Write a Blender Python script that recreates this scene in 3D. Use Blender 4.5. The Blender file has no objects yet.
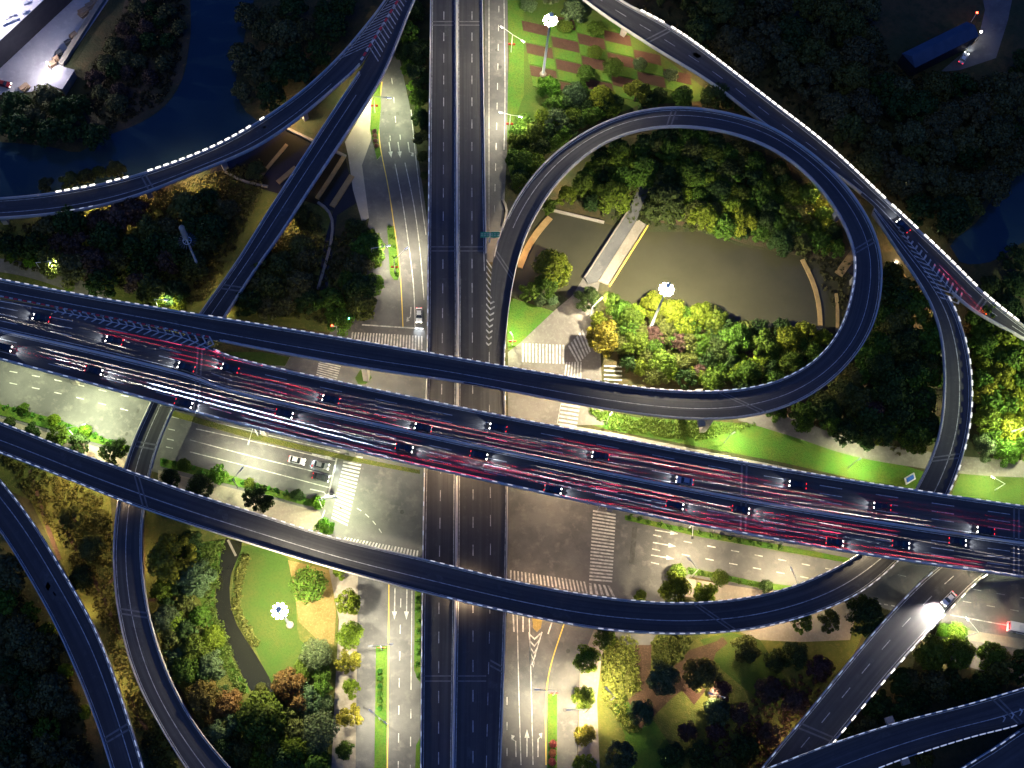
import bpy, bmesh, math, random
import numpy as np
from mathutils import Vector, Matrix
random.seed(7)
rng = np.random.default_rng(11)
C = bpy.context.scene.collection
R = math.radians

# ------------------------------------------------------------------ camera
FPX, H = 1300.0, 350.0
NAD = (440.0, 830.0)                      # where plumb lines converge in the photograph
down = Vector((NAD[0]-512, -(NAD[1]-384), -FPX)).normalized()
wz = -down
wx = (Vector((1, 0, 0)) - wz*wz.x).normalized()
wy = wz.cross(wx)
W2C = Matrix((wx, wy, wz)).transposed()   # world -> camera axes (columns are world axes in camera space)
C2W = W2C.transposed()
cam_d = bpy.data.cameras.new('camera'); cam = bpy.data.objects.new('camera', cam_d); C.objects.link(cam)
cam_d.sensor_width = 36; cam_d.lens = FPX/1024*36; cam_d.clip_end = 8000; cam_d.clip_start = 1
cam.matrix_world = Matrix.Translation((0, 0, H)) @ C2W.to_4x4()
bpy.context.scene.camera = cam

def at(px, py, z=0.0):
    d = C2W @ Vector((px-512, -(py-384), -FPX))
    t = (z-H)/d.z
    return Vector((d.x*t, d.y*t, z))
def proj(p):
    q = W2C @ Vector((p[0], p[1], p[2]-H))
    return 512+FPX*q.x/-q.z, 384-FPX*q.y/-q.z

# ------------------------------------------------------------------ helpers
def tag(o, label=None, cat=None, group=None, kind=None):
    if label: o['label'] = label
    if cat: o['category'] = cat
    if group: o['group'] = group
    if kind: o['kind'] = kind
    return o
def empty(name, loc=(0, 0, 0), rz=0, parent=None):
    o = bpy.data.objects.new(name, None); C.objects.link(o)
    o.location = loc; o.rotation_euler = (0, 0, rz); o.empty_display_size = .5
    if parent: o.parent = parent
    return o

class MB:
    """collects faces and links them as one mesh object"""
    def __init__(s): s.v = []; s.f = []; s.m = []
    def face(s, pts, m=0):
        i = len(s.v); s.v += [tuple(p) for p in pts]; s.f.append(tuple(range(i, i+len(pts)))); s.m.append(m)
    def box(s, c, size, rot=None, m=0, taper=1.0):
        x, y, z = [k/2 for k in size]; c = Vector(c)
        t = taper
        P = [Vector(p) for p in ((-x,-y,-z),(x,-y,-z),(x,y,-z),(-x,y,-z),(-x*t,-y*t,z),(x*t,-y*t,z),(x*t,y*t,z),(-x*t,y*t,z))]
        if rot is not None:
            if not isinstance(rot, Matrix): rot = Matrix.Rotation(rot, 3, 'Z')
            P = [rot @ p for p in P]
        i = len(s.v); s.v += [tuple(p+c) for p in P]
        for q in ((3,2,1,0),(4,5,6,7),(0,1,5,4),(1,2,6,5),(2,3,7,6),(3,0,4,7)):
            s.f.append(tuple(i+k for k in q)); s.m.append(m)
    def tube(s, pts, radii, n=8, m=0, cap=True):
        pts = [Vector(p) for p in pts]
        if not isinstance(radii, (list, tuple)): radii = [radii]*len(pts)
        i0 = len(s.v)
        for k, p in enumerate(pts):
            d = (pts[min(k+1, len(pts)-1)]-pts[max(k-1, 0)]).normalized()
            a = d.cross(Vector((0, 0, 1)))
            if a.length < .01: a = d.cross(Vector((1, 0, 0)))
            a.normalize(); b = d.cross(a)
            for j in range(n):
                t = 2*math.pi*j/n
                s.v.append(tuple(p+(a*math.cos(t)+b*math.sin(t))*radii[k]))
        for k in range(len(pts)-1):
            for j in range(n):
                a = i0+k*n+j; b = i0+k*n+(j+1) % n
                s.f.append((a, b, b+n, a+n)); s.m.append(m)
        if cap:
            s.f.append(tuple(i0+j for j in range(n))); s.m.append(m)
            s.f.append(tuple(i0+(len(pts)-1)*n+j for j in reversed(range(n)))); s.m.append(m)
    def prism(s, poly, z0, z1, m=0, mside=None):
        """poly: world xy list, extruded from z0 to z1"""
        if mside is None: mside = m
        a = sum(poly[i][0]*poly[(i+1) % len(poly)][1]-poly[(i+1) % len(poly)][0]*poly[i][1] for i in range(len(poly)))
        if a < 0: poly = poly[::-1]
        s.face([(p[0], p[1], z1) for p in poly], m)
        for i in range(len(poly)):
            p, q = poly[i], poly[(i+1) % len(poly)]
            s.face([(p[0], p[1], z0), (q[0], q[1], z0), (q[0], q[1], z1), (p[0], p[1], z1)], mside)
    def build(s, name, mats, parent=None, smooth=False):
        me = bpy.data.meshes.new(name); me.from_pydata(s.v, [], s.f)
        if not isinstance(mats, (list, tuple)): mats = [mats]
        for k in mats: me.materials.append(k)
        if len(mats) > 1: me.polygons.foreach_set('material_index', s.m)
        if smooth: me.polygons.foreach_set('use_smooth', [True]*len(me.polygons))
        me.update()
        o = bpy.data.objects.new(name, me); C.objects.link(o)
        if parent: o.parent = parent
        return o

def link_copy(o, parent=None):
    c = o.copy(); C.objects.link(c); c.parent = parent
    for ch in list(o.children): link_copy(ch, c)
    return c

def catmull(P, step, closed=False):
    P = [Vector(p) for p in P]; out = []
    n = len(P)
    rngk = range(n) if closed else range(n-1)
    for i in rngk:
        if closed: p0, p1, p2, p3 = P[i-1], P[i], P[(i+1) % n], P[(i+2) % n]
        else:
            p1, p2 = P[i], P[i+1]
            p0 = P[i-1] if i else p1*2-p2
            p3 = P[i+2] if i+2 < n else p2*2-p1
        k = max(1, int((p2-p1).length/step))
        t0 = 0; t1 = t0+max(1e-4, (p1-p0).length)**.5; t2 = t1+max(1e-4, (p2-p1).length)**.5; t3 = t2+max(1e-4, (p3-p2).length)**.5
        for j in range(k):
            t = t1+(t2-t1)*j/k
            A1 = p0*((t1-t)/(t1-t0))+p1*((t-t0)/(t1-t0)); A2 = p1*((t2-t)/(t2-t1))+p2*((t-t1)/(t2-t1)); A3 = p2*((t3-t)/(t3-t2))+p3*((t-t2)/(t3-t2))
            B1 = A1*((t2-t)/(t2-t0))+A2*((t-t0)/(t2-t0)); B2 = A2*((t3-t)/(t3-t1))+A3*((t-t1)/(t3-t1))
            out.append(B1*((t2-t)/(t2-t1))+B2*((t-t1)/(t2-t1)))
    if not closed: out.append(P[-1])
    return out
def smooth_line(A, win):
    A = np.array([tuple(p) for p in A]); n = len(A)
    for _ in range(win):
        B = A.copy(); B[1:-1] = .25*A[:-2]+.5*A[1:-1]+.25*A[2:]; A = B
    return A
def resample(A, n):
    d = np.r_[0, np.cumsum(np.linalg.norm(np.diff(A, axis=0), axis=1))]
    t = np.linspace(0, d[-1], n)
    return np.stack([np.interp(t, d, A[:, k]) for k in range(3)], 1)

# ------------------------------------------------------------------ materials
def mat(name, color, rough=.8, noise=None, noise2=None, bump=0, bscale=4, metallic=0, spec=.3, coords='Object'):
    m = bpy.data.materials.new(name); m.use_nodes = True
    nt = m.node_tree; b = nt.nodes['Principled BSDF']
    b.inputs['Roughness'].default_value = rough; b.inputs['Metallic'].default_value = metallic
    b.inputs['Specular IOR Level'].default_value = spec
    b.inputs['Base Color'].default_value = (*color, 1)
    tc = nt.nodes.new('ShaderNodeTexCoord')
    last = None
    def layer(col, scale, lo, hi, prev, detail=6, stretch=None):
        n = nt.nodes.new('ShaderNodeTexNoise'); n.inputs['Scale'].default_value = scale; n.inputs['Detail'].default_value = detail
        n.inputs['Roughness'].default_value = .65
        nt.links.new(tc.outputs[coords], n.inputs['Vector'])
        r = nt.nodes.new('ShaderNodeMapRange'); r.inputs[1].default_value = lo; r.inputs[2].default_value = hi
        nt.links.new(n.outputs['Fac'], r.inputs[0])
        mx = nt.nodes.new('ShaderNodeMix'); mx.data_type = 'RGBA'
        nt.links.new(r.outputs[0], mx.inputs['Factor'])
        if prev is None: mx.inputs[6].default_value = (*color, 1)
        else: nt.links.new(prev, mx.inputs[6])
        mx.inputs[7].default_value = (*col, 1)
        return mx.outputs[2]
    for L in (noise, noise2):
        if L: last = layer(L[0], L[1], L[2], L[3], last)
    if last is not None: nt.links.new(last, b.inputs['Base Color'])
    if bump:
        n = nt.nodes.new('ShaderNodeTexNoise'); n.inputs['Scale'].default_value = bscale; n.inputs['Detail'].default_value = 8
        nt.links.new(tc.outputs[coords], n.inputs['Vector'])
        bp = nt.nodes.new('ShaderNodeBump'); bp.inputs['Strength'].default_value = bump; bp.inputs['Distance'].default_value = .3
        nt.links.new(n.outputs['Fac'], bp.inputs['Height']); nt.links.new(bp.outputs[0], b.inputs['Normal'])
    return m
def emit(name, color, strength, sampling=None):
    m = bpy.data.materials.new(name); m.use_nodes = True
    b = m.node_tree.nodes['Principled BSDF']; b.inputs['Base Color'].default_value = (*[min(1, c*.8) for c in color], 1)
    b.inputs['Emission Color'].default_value = (*color, 1); b.inputs['Emission Strength'].default_value = strength
    if sampling: m.cycles.emission_sampling = sampling
    return m

M = {}
def deck_mat():
    m = mat('deck_asphalt', (.058, .056, .056), .72, ((.04, .04, .043), .05, .42, .62), ((.078, .076, .074), .7, .55, .8), .15, 6)
    nt = m.node_tree; b = nt.nodes['Principled BSDF']; old = b.inputs['Base Color'].links[0].from_socket
    uv = nt.nodes.new('ShaderNodeUVMap'); uv.uv_map = 'lane'
    prev = old
    for sx, sy, lo, hi, col in ((1.15, .012, .45, .62, (.035, .035, .037)), (.55, .008, .52, .7, (.085, .082, .08)), (2.6, .05, .6, .72, (.03, .03, .03))):
        mp = nt.nodes.new('ShaderNodeMapping'); mp.inputs['Scale'].default_value = (sx, sy, 1); nt.links.new(uv.outputs[0], mp.inputs['Vector'])
        n = nt.nodes.new('ShaderNodeTexNoise'); n.inputs['Scale'].default_value = 1; n.inputs['Detail'].default_value = 4; nt.links.new(mp.outputs[0], n.inputs['Vector'])
        r = nt.nodes.new('ShaderNodeMapRange'); r.inputs[1].default_value = lo; r.inputs[2].default_value = hi; r.inputs[4].default_value = .75; nt.links.new(n.outputs['Fac'], r.inputs[0])
        x = nt.nodes.new('ShaderNodeMix'); x.data_type = 'RGBA'; nt.links.new(r.outputs[0], x.inputs['Factor']); nt.links.new(prev, x.inputs[6]); x.inputs[7].default_value = (*col, 1); prev = x.outputs[2]
    nt.links.new(prev, b.inputs['Base Color']); return m
M['deck'] = deck_mat()
M['asphalt'] = mat('street_asphalt', (.115, .115, .113), .8, ((.07, .07, .072), .06, .42, .62), ((.15, .147, .138), .4, .52, .75), .2, 5)
M['concrete'] = mat('girder_concrete', (.34, .31, .27), .85, ((.22, .2, .18), .25, .45, .75), ((.4, .38, .34), 1.4, .55, .8), .1, 3)
M['parapet'] = mat('parapet_concrete', (.5, .47, .42), .8, ((.32, .3, .27), .3, .5, .8), None, .1, 3)
M['paint'] = mat('road_paint', (.52, .51, .48), .6, ((.2, .2, .195), .9, .42, .66))
M['yellow'] = mat('yellow_paint', (.65, .45, .08), .6, ((.4, .3, .1), 1.2, .5, .8))
M['red_paint'] = mat('red_paint', (.55, .04, .05), .6, ((.3, .04, .04), 1.2, .55, .8))
M['joint'] = mat('joint_steel', (.16, .155, .15), .6, ((.09, .09, .09), .8, .45, .7))
M['patch'] = mat('tar_patch', (.05, .05, .05), .7, ((.08, .08, .08), .8, .45, .7))
M['paving'] = mat('paving', (.24, .21, .165), .85, ((.17, .15, .12), .18, .4, .7), ((.3, .27, .22), 1.5, .5, .8), .15, 4)
M['pale'] = mat('pale_concrete', (.33, .295, .24), .85, ((.24, .215, .175), .15, .4, .7), ((.42, .38, .32), 1.2, .55, .8), .1, 4)
M['path'] = mat('path_asphalt', (.15, .135, .12), .85, ((.1, .09, .08), .12, .4, .7), ((.2, .19, .17), 1., .5, .8), .15, 4)
M['ground'] = mat('undergrowth', (.035, .042, .016), .95, ((.07, .05, .02), .05, .42, .6), ((.02, .03, .01), .35, .45, .7), .8, 1.5)
M['soil'] = mat('soil', (.07, .042, .026), .95, ((.045, .028, .017), .4, .4, .7), ((.15, .09, .06), 2.5, .5, .8), .5, 4)
M['grass'] = mat('grass', (.04, .085, .01), .95, ((.07, .085, .014), .12, .4, .65), ((.028, .065, .008), 1.6, .45, .75), .6, 5)
M['lush'] = mat('lush_grass', (.05, .13, .012), .95, ((.085, .12, .014), .2, .4, .65), ((.028, .075, .008), 2, .45, .75), .6, 5)
M['dry'] = mat('dry_grass', (.2, .14, .045), .95, ((.14, .11, .03), .2, .4, .65), ((.3, .23, .1), 2, .5, .8), .5, 5)
M['roughgrass'] = mat('rough_grass', (.1, .11, .02), .95, ((.06, .075, .015), .1, .4, .62), ((.15, .13, .035), .9, .5, .75), .9, 3)
M['earthbank'] = mat('earth_bank', (.09, .06, .035), .95, ((.045, .045, .02), .1, .4, .62), ((.06, .04, .025), .9, .5, .75), .9, 3)
M['bark'] = mat('bark', (.09, .065, .045), .9, ((.05, .035, .025), 3, .4, .7), None, .5, 8)
M['steel'] = mat('painted_steel', (.62, .63, .64), .45, ((.5, .5, .5), .8, .5, .8), None, 0, 4, .2, .5)
M['dark_metal'] = mat('dark_metal', (.06, .065, .07), .5, ((.1, .1, .1), 2, .5, .8), None, 0, 4, .5)
M['sign_green'] = mat('sign_green', (.01, .22, .14), .5, ((.01, .16, .1), .8, .5, .8))
M['sign_blue'] = mat('sign_blue', (.03, .12, .5), .5, ((.02, .09, .4), .8, .5, .8))
M['red'] = mat('red_disc', (.4, .03, .015), .5, ((.5, .03, .02), 1, .5, .8))
M['glass'] = mat('dark_glass', (.02, .025, .03), .12, ((.03, .035, .04), 1, .4, .7), None, 0, 4, 0, .6)
M['tyre'] = mat('tyre', (.02, .02, .02), .8, ((.03, .03, .03), 3, .4, .7))
M['white_car'] = mat('white_car_paint', (.75, .75, .75), .3, ((.68, .68, .69), 1, .4, .7), None, 0, 4, 0, .6)
M['silver_car'] = mat('silver_car_paint', (.4, .41, .43), .3, ((.34, .35, .37), 1, .4, .7), None, 0, 4, .5, .6)
M['dark_car'] = mat('dark_car_paint', (.025, .027, .035), .3, ((.035, .035, .04), 1, .4, .7), None, 0, 4, .2, .6)
M['red_car'] = mat('red_car_paint', (.35, .02, .02), .3, ((.28, .02, .02), 1, .4, .7), None, 0, 4, .2, .6)
M['blue_roof'] = mat('blue_sheet_roof', (.05, .075, .12), .6, ((.035, .055, .09), .3, .4, .7))
M['white_roof'] = mat('white_roof', (.7, .66, .66), .8, ((.5, .47, .47), .12, .45, .7), ((.35, .33, .32), .6, .62, .75))
M['grey_roof'] = mat('grey_roof', (.33, .31, .33), .8, ((.25, .24, .26), .3, .45, .7))
M['yard'] = mat('yard_concrete', (.44, .42, .42), .85, ((.33, .31, .31), .08, .4, .65), ((.52, .49, .48), .6, .5, .75), .1, 3)
M['dark_wall'] = mat('dark_wall', (.015, .015, .022), .8, ((.025, .025, .032), .5, .4, .7))
M['brick_red'] = mat('red_brick', (.28, .07, .04), .9, ((.2, .05, .03), 1.5, .4, .7))
M['timber'] = mat('stacked_timber', (.3, .2, .12), .9, ((.2, .13, .08), 1.5, .4, .7))
M['mulch'] = mat('garden_mulch', (.06, .028, .02), .95, ((.042, .019, .013), .5, .4, .7), ((.085, .045, .03), 3, .5, .8), .5, 5)
M['tan'] = mat('tan_concrete', (.3, .2, .085), .85, ((.2, .135, .055), .5, .4, .7), ((.38, .27, .13), 2, .5, .8))
M['skin'] = mat('skin', (.4, .25, .18), .7, ((.36, .22, .16), 4, .4, .7))
M['cloth'] = mat('brown_coat', (.16, .09, .05), .9, ((.12, .07, .04), 4, .4, .7))
M['hair'] = mat('black_hair', (.02, .018, .015), .8, ((.03, .025, .02), 8, .4, .7))

def water_mat(name, color):
    m = mat(name, color, .12, (tuple(c*.75 for c in color), .03, .4, .65), None, .04, .8, 0, .5)
    return m
M['pond'] = water_mat('pond_water', (.05, .048, .028))
M['river'] = water_mat('river_water', (.018, .04, .05))
M['creek'] = water_mat('creek_water', (.016, .017, .01))
M['canal'] = water_mat('canal_water', (.03, .026, .015))

def leaf_mat():
    m = bpy.data.materials.new('foliage'); m.use_nodes = True
    nt = m.node_tree; b = nt.nodes['Principled BSDF']; out = nt.nodes['Material Output']
    oi = nt.nodes.new('ShaderNodeObjectInfo'); geo = nt.nodes.new('ShaderNodeNewGeometry')
    hs = nt.nodes.new('ShaderNodeHueSaturation')
    mr = nt.nodes.new('ShaderNodeMapRange'); mr.inputs[3].default_value = .55; mr.inputs[4].default_value = 1.5
    nt.links.new(geo.outputs['Random Per Island'], mr.inputs[0])
    mh = nt.nodes.new('ShaderNodeMapRange'); mh.inputs[3].default_value = .475; mh.inputs[4].default_value = .525
    nt.links.new(oi.outputs['Random'], mh.inputs[0])
    nt.links.new(oi.outputs['Color'], hs.inputs['Color']); nt.links.new(mr.outputs[0], hs.inputs['Value']); nt.links.new(mh.outputs[0], hs.inputs['Hue'])
    nt.links.new(hs.outputs[0], b.inputs['Base Color']); b.inputs['Roughness'].default_value = .7; b.inputs['Specular IOR Level'].default_value = .2
    tr = nt.nodes.new('ShaderNodeBsdfTranslucent'); nt.links.new(hs.outputs[0], tr.inputs['Color'])
    mx = nt.nodes.new('ShaderNodeMixShader'); mx.inputs[0].default_value = .3
    nt.links.new(b.outputs[0], mx.inputs[1]); nt.links.new(tr.outputs[0], mx.inputs[2]); nt.links.new(mx.outputs[0], out.inputs['Surface'])
    return m
M['leaf'] = leaf_mat()

LAMP = emit('edge_lamp_glow', (1, .93, .8), 1.2)
LAMPM = emit('edge_lamp_soft_glow', (1, .95, .88), .26)
LAMPB = emit('edge_lamp_cool_glow', (.85, .93, 1), .17)
HEADGLOW = emit('headlight_glow', (1, .95, .85), 8, 'NONE')
TAILGLOW = emit('taillight_glow', (1, .02, .03), 1.4, 'NONE')
MASTGLOW = emit('mast_lamp_glow', (1, .93, .78), 120, 'NONE')
STREETGLOW = emit('street_lamp_glow', (1, .95, .85), 30, 'NONE')
GREENLIT = emit('signal_green', (.1, 1, .6), 12, 'NONE')
REDLIT = emit('signal_red', (1, .05, .02), 12, 'NONE')

# ------------------------------------------------------------------ ground, water, streets
def wpoly(px, z, spline=False, step=3):
    P = [at(x, y, z) for x, y in px]
    return catmull(P, step, True) if spline else P
def sheet(name, px, z, m, spline=True, kind='structure', **kw):
    b = MB(); P = wpoly(px, z, spline)
    P = [(p[0], p[1], z) for p in P]
    a = sum(P[i][0]*P[(i+1) % len(P)][1]-P[(i+1) % len(P)][0]*P[i][1] for i in range(len(P)))
    if a < 0: P = P[::-1]
    b.face(P); o = b.build(name, m)
    if kind: tag(o, kind=kind)
    return o
def slab(name, px, z0, z1, m, mside=None, spline=False, kind='structure'):
    b = MB(); P = wpoly(px, z1, spline); b.prism(P, z0, z1, 0, 1)
    o = b.build(name, [m, mside or M['pale']])
    if kind: tag(o, kind=kind)
    return o

g = MB(); g.face([(-2500, -2500, 0), (2500, -2500, 0), (2500, 3000, 0), (-2500, 3000, 0)])
tag(g.build('ground', M['ground']), kind='structure')

# water
sheet('river', [(200,-60),(258,-60),(244,40),(236,90),(246,112),(262,126),(225,152),(130,192),(60,197),(-80,205),(-80,140),(0,142),(50,147),(80,152),(105,137),(140,123),(165,106),(182,80),(190,40)], .06, M['river'])
sheet('canal', [(222,152),(285,128),(345,156),(353,190),(358,202),(337,215),(333,245),(327,292),(317,290),(325,240),(333,211),(312,203),(262,189),(240,182),(210,172)], .05, M['canal'], False)
sheet('pond', [(508,200),(545,204),(600,222),(640,232),(700,232),(740,246),(800,256),(830,262),(856,256),(905,250),(930,270),(905,300),(850,320),(832,340),(790,327),(740,330),(700,314),(660,305),(625,306),(605,290),(570,300),(540,282),(522,300),(500,290)], .06, M['pond'], False)
sheet('river', [(1080,150),(1024,162),(1000,188),(975,224),(950,246),(960,262),(990,262),(1024,242),(1080,232)], .06, M['river'])
sheet('creek', [(226,538),(242,542),(231,575),(230,600),(237,625),(253,650),(274,690),(272,708),(252,692),(235,660),(221,630),(215,600),(219,570)], .09, M['creek'])
# grassy areas
sheet('lawn', [(144,510),(340,560),(336,690),(334,800),(235,800),(205,735),(168,665),(146,600)], .05, M['roughgrass'], False)
sheet('lawn', [(241,546),(290,560),(296,590),(300,640),(322,660),(300,692),(276,690),(254,645),(233,612),(234,575)], .07, M['grass'])
sheet('lawn', [(203,542),(225,540),(214,600),(232,658),(250,694),(238,690),(212,640),(200,600),(180,580)], .07, M['lush'])
sheet('dry_lawn', [(288,560),(330,570),(336,612),(334,645),(318,640),(299,622),(294,590)], .09, M['dry'], False)
sheet('lawn', [(598,624),(880,598),(850,662),(765,780),(596,800)], .05, M['roughgrass'], False)
sheet('lawn', [(625,735),(612,705),(640,700),(680,760),(660,800),(620,800)], .075, M['lush'], False)
sheet('lawn', [(730,632),(760,640),(800,700),(770,710),(720,668),(700,640)], .075, M['grass'], False)
sheet('dirt_patch', [(628,628),(652,634),(650,690),(690,650),(720,640),(712,665),(670,700),(640,730),(628,700),(640,690)], .085, M['soil'], False)
sheet('dirt_patch', [(735,630),(760,622),(820,608),(860,595),(850,640),(800,642),(760,640)], .095, M['paving'], False)
sheet('dirt_patch', [(682,690),(695,680),(706,690),(694,705)], .1, M['mulch'], False)
sheet('lawn', [(506,300),(512,298),(556,312),(530,335),(520,350),(508,350)], .08, M['lush'], False)
sheet('verge', [(506,-60),(522,-60),(524,40),(524,95),(505,145),(509,60)], .08, M['lush'], False)
sheet('lawn', [(520,-60),(640,-60),(615,20),(720,100),(640,105),(560,135),(515,190),(506,160),(520,90)], .06, M['grass'], False)
sheet('verge', [(584,407),(640,418),(760,424),(830,442),(925,472),(915,492),(780,462),(610,430),(588,424)], .07, M['lush'], False)
sheet('verge', [(962,470),(1090,478),(1090,520),(950,498)], .07, M['grass'], False)
sheet('rough_ground', [(-80,225),(150,195),(280,170),(330,195),(330,290),(360,240),(372,270),(350,335),(0,290),(-80,275)], .03, M['roughgrass'], False)
sheet('rough_ground', [(-60,440),(0,455),(110,490),(118,610),(150,700),(190,790),(140,790),(110,660),(30,500),(-60,460)], .03, M['roughgrass'], False)
sheet('river_bank', [(125,0),(196,-40),(190,40),(182,80),(165,106),(140,123),(105,137),(70,120),(110,60)], .03, M['earthbank'], False)
sheet('rough_ground', [(780,240),(860,260),(940,270),(948,440),(900,470),(740,424),(800,400),(850,330)], .03, M['earthbank'], False)
sheet('dirt_patch', [(655,222),(700,228),(745,244),(800,254),(845,262),(850,250),(800,235),(740,225),(700,212)], .08, M['earthbank'], False)

# streets on the ground
sheet('street', [(-80,308),(215,372),(290,350),(425,350),(425,420),(600,440),(1100,545),(1100,672),(1000,648),(880,607),(760,592),(690,576),(650,645),(512,645),(340,565),(318,520),(165,475),(0,427),(-80,408)], .10, M['asphalt'], False)
sheet('street', [(384,50),(400,60),(411,112),(423,190),(430,240),(432,420),(300,420),(330,332),(352,305),(362,258),(369,219),(362,165),(371,140),(373,95)], .104, M['asphalt'], False)
sheet('street', [(354,545),(424,560),(422,800),(350,800)], .108, M['asphalt'], False)
sheet('street', [(506,600),(592,612),(586,645),(579,690),(576,800),(498,800)], .112, M['asphalt'], False)
sheet('street', [(484,-60),(507,-60),(508,60),(507,150),(503,230),(496,262),(486,262)], .116, M['asphalt'], False)
sheet('street', [(508,352),(520,343),(555,310),(572,296),(585,275),(600,281),(596,300),(592,320),(600,345),(604,425),(508,425)], .12, M['path'], False)
sheet('pavement', [(345,142),(372,95),(373,110),(371,140),(362,165),(369,218),(362,222),(353,190),(348,155)], .14, M['pale'], False)
slab('pavement', [(328,565),(358,572),(355,800),(330,800),(335,690),(339,620)], 0, .22, M['paving'], spline=False)
slab('pavement', [(580,665),(597,622),(616,628),(602,655),(597,700),(601,800),(577,800)], 0, .22, M['paving'])
sheet('footpath', [(560,424),(610,432),(780,466),(935,497),(935,512),(770,482),(560,440)], .13, M['pale'], False)
def strip_poly(pts, w, z=0):
    A = smooth_line(catmull([at(x, y, z) for x, y in pts], 2.5), 4)
    L, Rr = [], []
    for i in range(len(A)):
        d = A[min(i+1, len(A)-1)]-A[max(i-1, 0)]; d /= np.linalg.norm(d)
        n = np.array((-d[1], d[0], 0))
        L.append(A[i]+n*w/2); Rr.append(A[i]-n*w/2)
    return L, Rr
def strip(name, pts, w, z, m, kind='structure'):
    L, Rr = strip_poly(pts, w); b = MB()
    for i in range(len(L)-1):
        b.face([(*Rr[i][:2], z), (*Rr[i+1][:2], z), (*L[i+1][:2], z), (*L[i][:2], z)])
    o = b.build(name, m)
    if kind: tag(o, kind=kind)
    return o
strip('footpath', [(740,412),(800,430),(850,447),(925,460),(970,466),(1060,470)], 5.2, .12, M['path'])
strip('footpath', [(-30,262),(20,268),(60,280),(110,300)], 4.2, .12, M['path'])
for pts, w in (([(60,520),(78,552),(100,590),(120,640)],1.1),([(78,552),(110,535)],1.0),([(100,590),(118,575)],1.0),([(30,470),(45,520),(60,560)],1.1),([(130,700),(150,735)],1.2),([(148,600),(160,608),(176,598)],.9),([(725,640),(700,660),(670,690)],2.2)):
    strip('footpath', pts, w, .13, M['soil'])
strip('footpath', [(228,540),(236,556)], .6, .16, M['paving'])

# raised verges and median islands (kerbed)
def island(name, px, m, h=.16, spline=False): return slab(name, px, 0, .12+h, m, M['pale'], spline)
island('verge', [(-60,396),(0,404),(60,420),(112,441),(132,447),(130,453),(60,432),(0,415),(-60,405)], M['lush'])
island('verge', [(160,458),(185,463),(250,481),(310,499),(325,503),(322,509),(300,504),(240,487),(160,466)], M['lush'])
sheet('service_lane', [(-60,408),(0,418),(60,436),(128,456),(120,475),(0,440),(-60,430)], .13, M['paving'], False)
sheet('service_lane', [(158,470),(240,490),(320,512),(330,545),(158,495)], .13, M['paving'], False)
island('verge', [(380,80),(381,108),(378,140),(381,155),(377,160),(370,130),(372,95)], M['lush'])
island('verge', [(387,226),(394,226),(400,272),(398,280),(394,280),(390,274)], M['lush'])
island('verge', [(376,646),(387,646),(386,800),(374,800)], M['lush'])
island('verge', [(415,585),(421,585),(420.5,682),(418,680),(414,670)], M['lush'])
island('verge', [(416,745),(420,738),(420,800),(414,800)], M['lush'])
island('verge', [(548,694),(557,694),(557,800),(547,800)], M['lush'])
island('verge', [(532,614),(543,616),(541,628),(537,632),(533,628)], M['dry'])
island('verge', [(688,567),(712,572),(760,582),(810,588),(810,594),(760,588),(712,578),(688,574)], M['lush'])
sheet('service_lane', [(685,578),(760,590),(820,596),(820,606),(740,604),(682,596)], .125, M['paving'], False)
island('verge', [(625,515),(700,531),(780,545),(860,560),(860,565),(780,551),(700,537),(625,520)], M['lush'])
island('verge', [(150,404),(260,435),(345,455),(420,470),(420,474),(345,460),(255,440),(150,410)], M['roughgrass'])
island('verge', [(212,352),(262,352),(290,357),(285,366),(250,364),(213,360)], M['grass'])
island('verge', [(940,622),(970,628),(970,640),(935,636)], M['lush'])
island('pavement', [(968,630),(1060,645),(1060,655),(968,640)], M['paving'], .2)
island('verge', [(355,378),(360,370),(369,371),(372,378),(366,384),(358,384)], M['grass'])
island('pavement', [(412,560),(424,562),(424,590),(413,588)], M['pale'])
sheet('service_lane', [(940,635),(1060,655),(1060,690),(960,665),(930,650)], .125, M['path'], False)

# garden beds in a chequered pattern
gb = MB(); gg = MB(); ga = MB()
def inpoly(x, y, P):
    c = False
    for i in range(len(P)):
        x1, y1 = P[i]; x2, y2 = P[i-1]
        if (y1 > y) != (y2 > y) and x < (x2-x1)*(y-y1)/(y2-y1)+x1: c = not c
    return c
gp = [(519,18),(552,16),(585,22),(604,18),(640,45),(702,88),(668,100),(600,92),(560,92),(523,90)]
for i in range(0, 7):
    for j in range(-5, 8):
        o = (521+28*i+2*j, 20+8*i+11.2*j - (3 if i else 0))
        cx, cy = o[0]+14, o[1]+8
        if not inpoly(cx, cy, gp): continue
        w, h2 = 27, 10.4
        q = [(o[0]+.5, o[1]+.4), (o[0]+w, o[1]+6.2), (o[0]+w+1.6, o[1]+6.2+h2), (o[0]+2, o[1]+h2)]
        P = [at(a, b, .1) for a, b in q]
        k = (i+j) % 2
        (gb if k == 0 else (gg if (i*3+j) % 4 else ga)).prism(P, 0, .11 if k == 0 else .32)
tag(gb.build('garden_bed', M['mulch']), kind='structure')
tag(gg.build('lawn', M['lush']), kind='structure'); tag(ga.build('lawn', M['roughgrass']), kind='structure')

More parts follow.
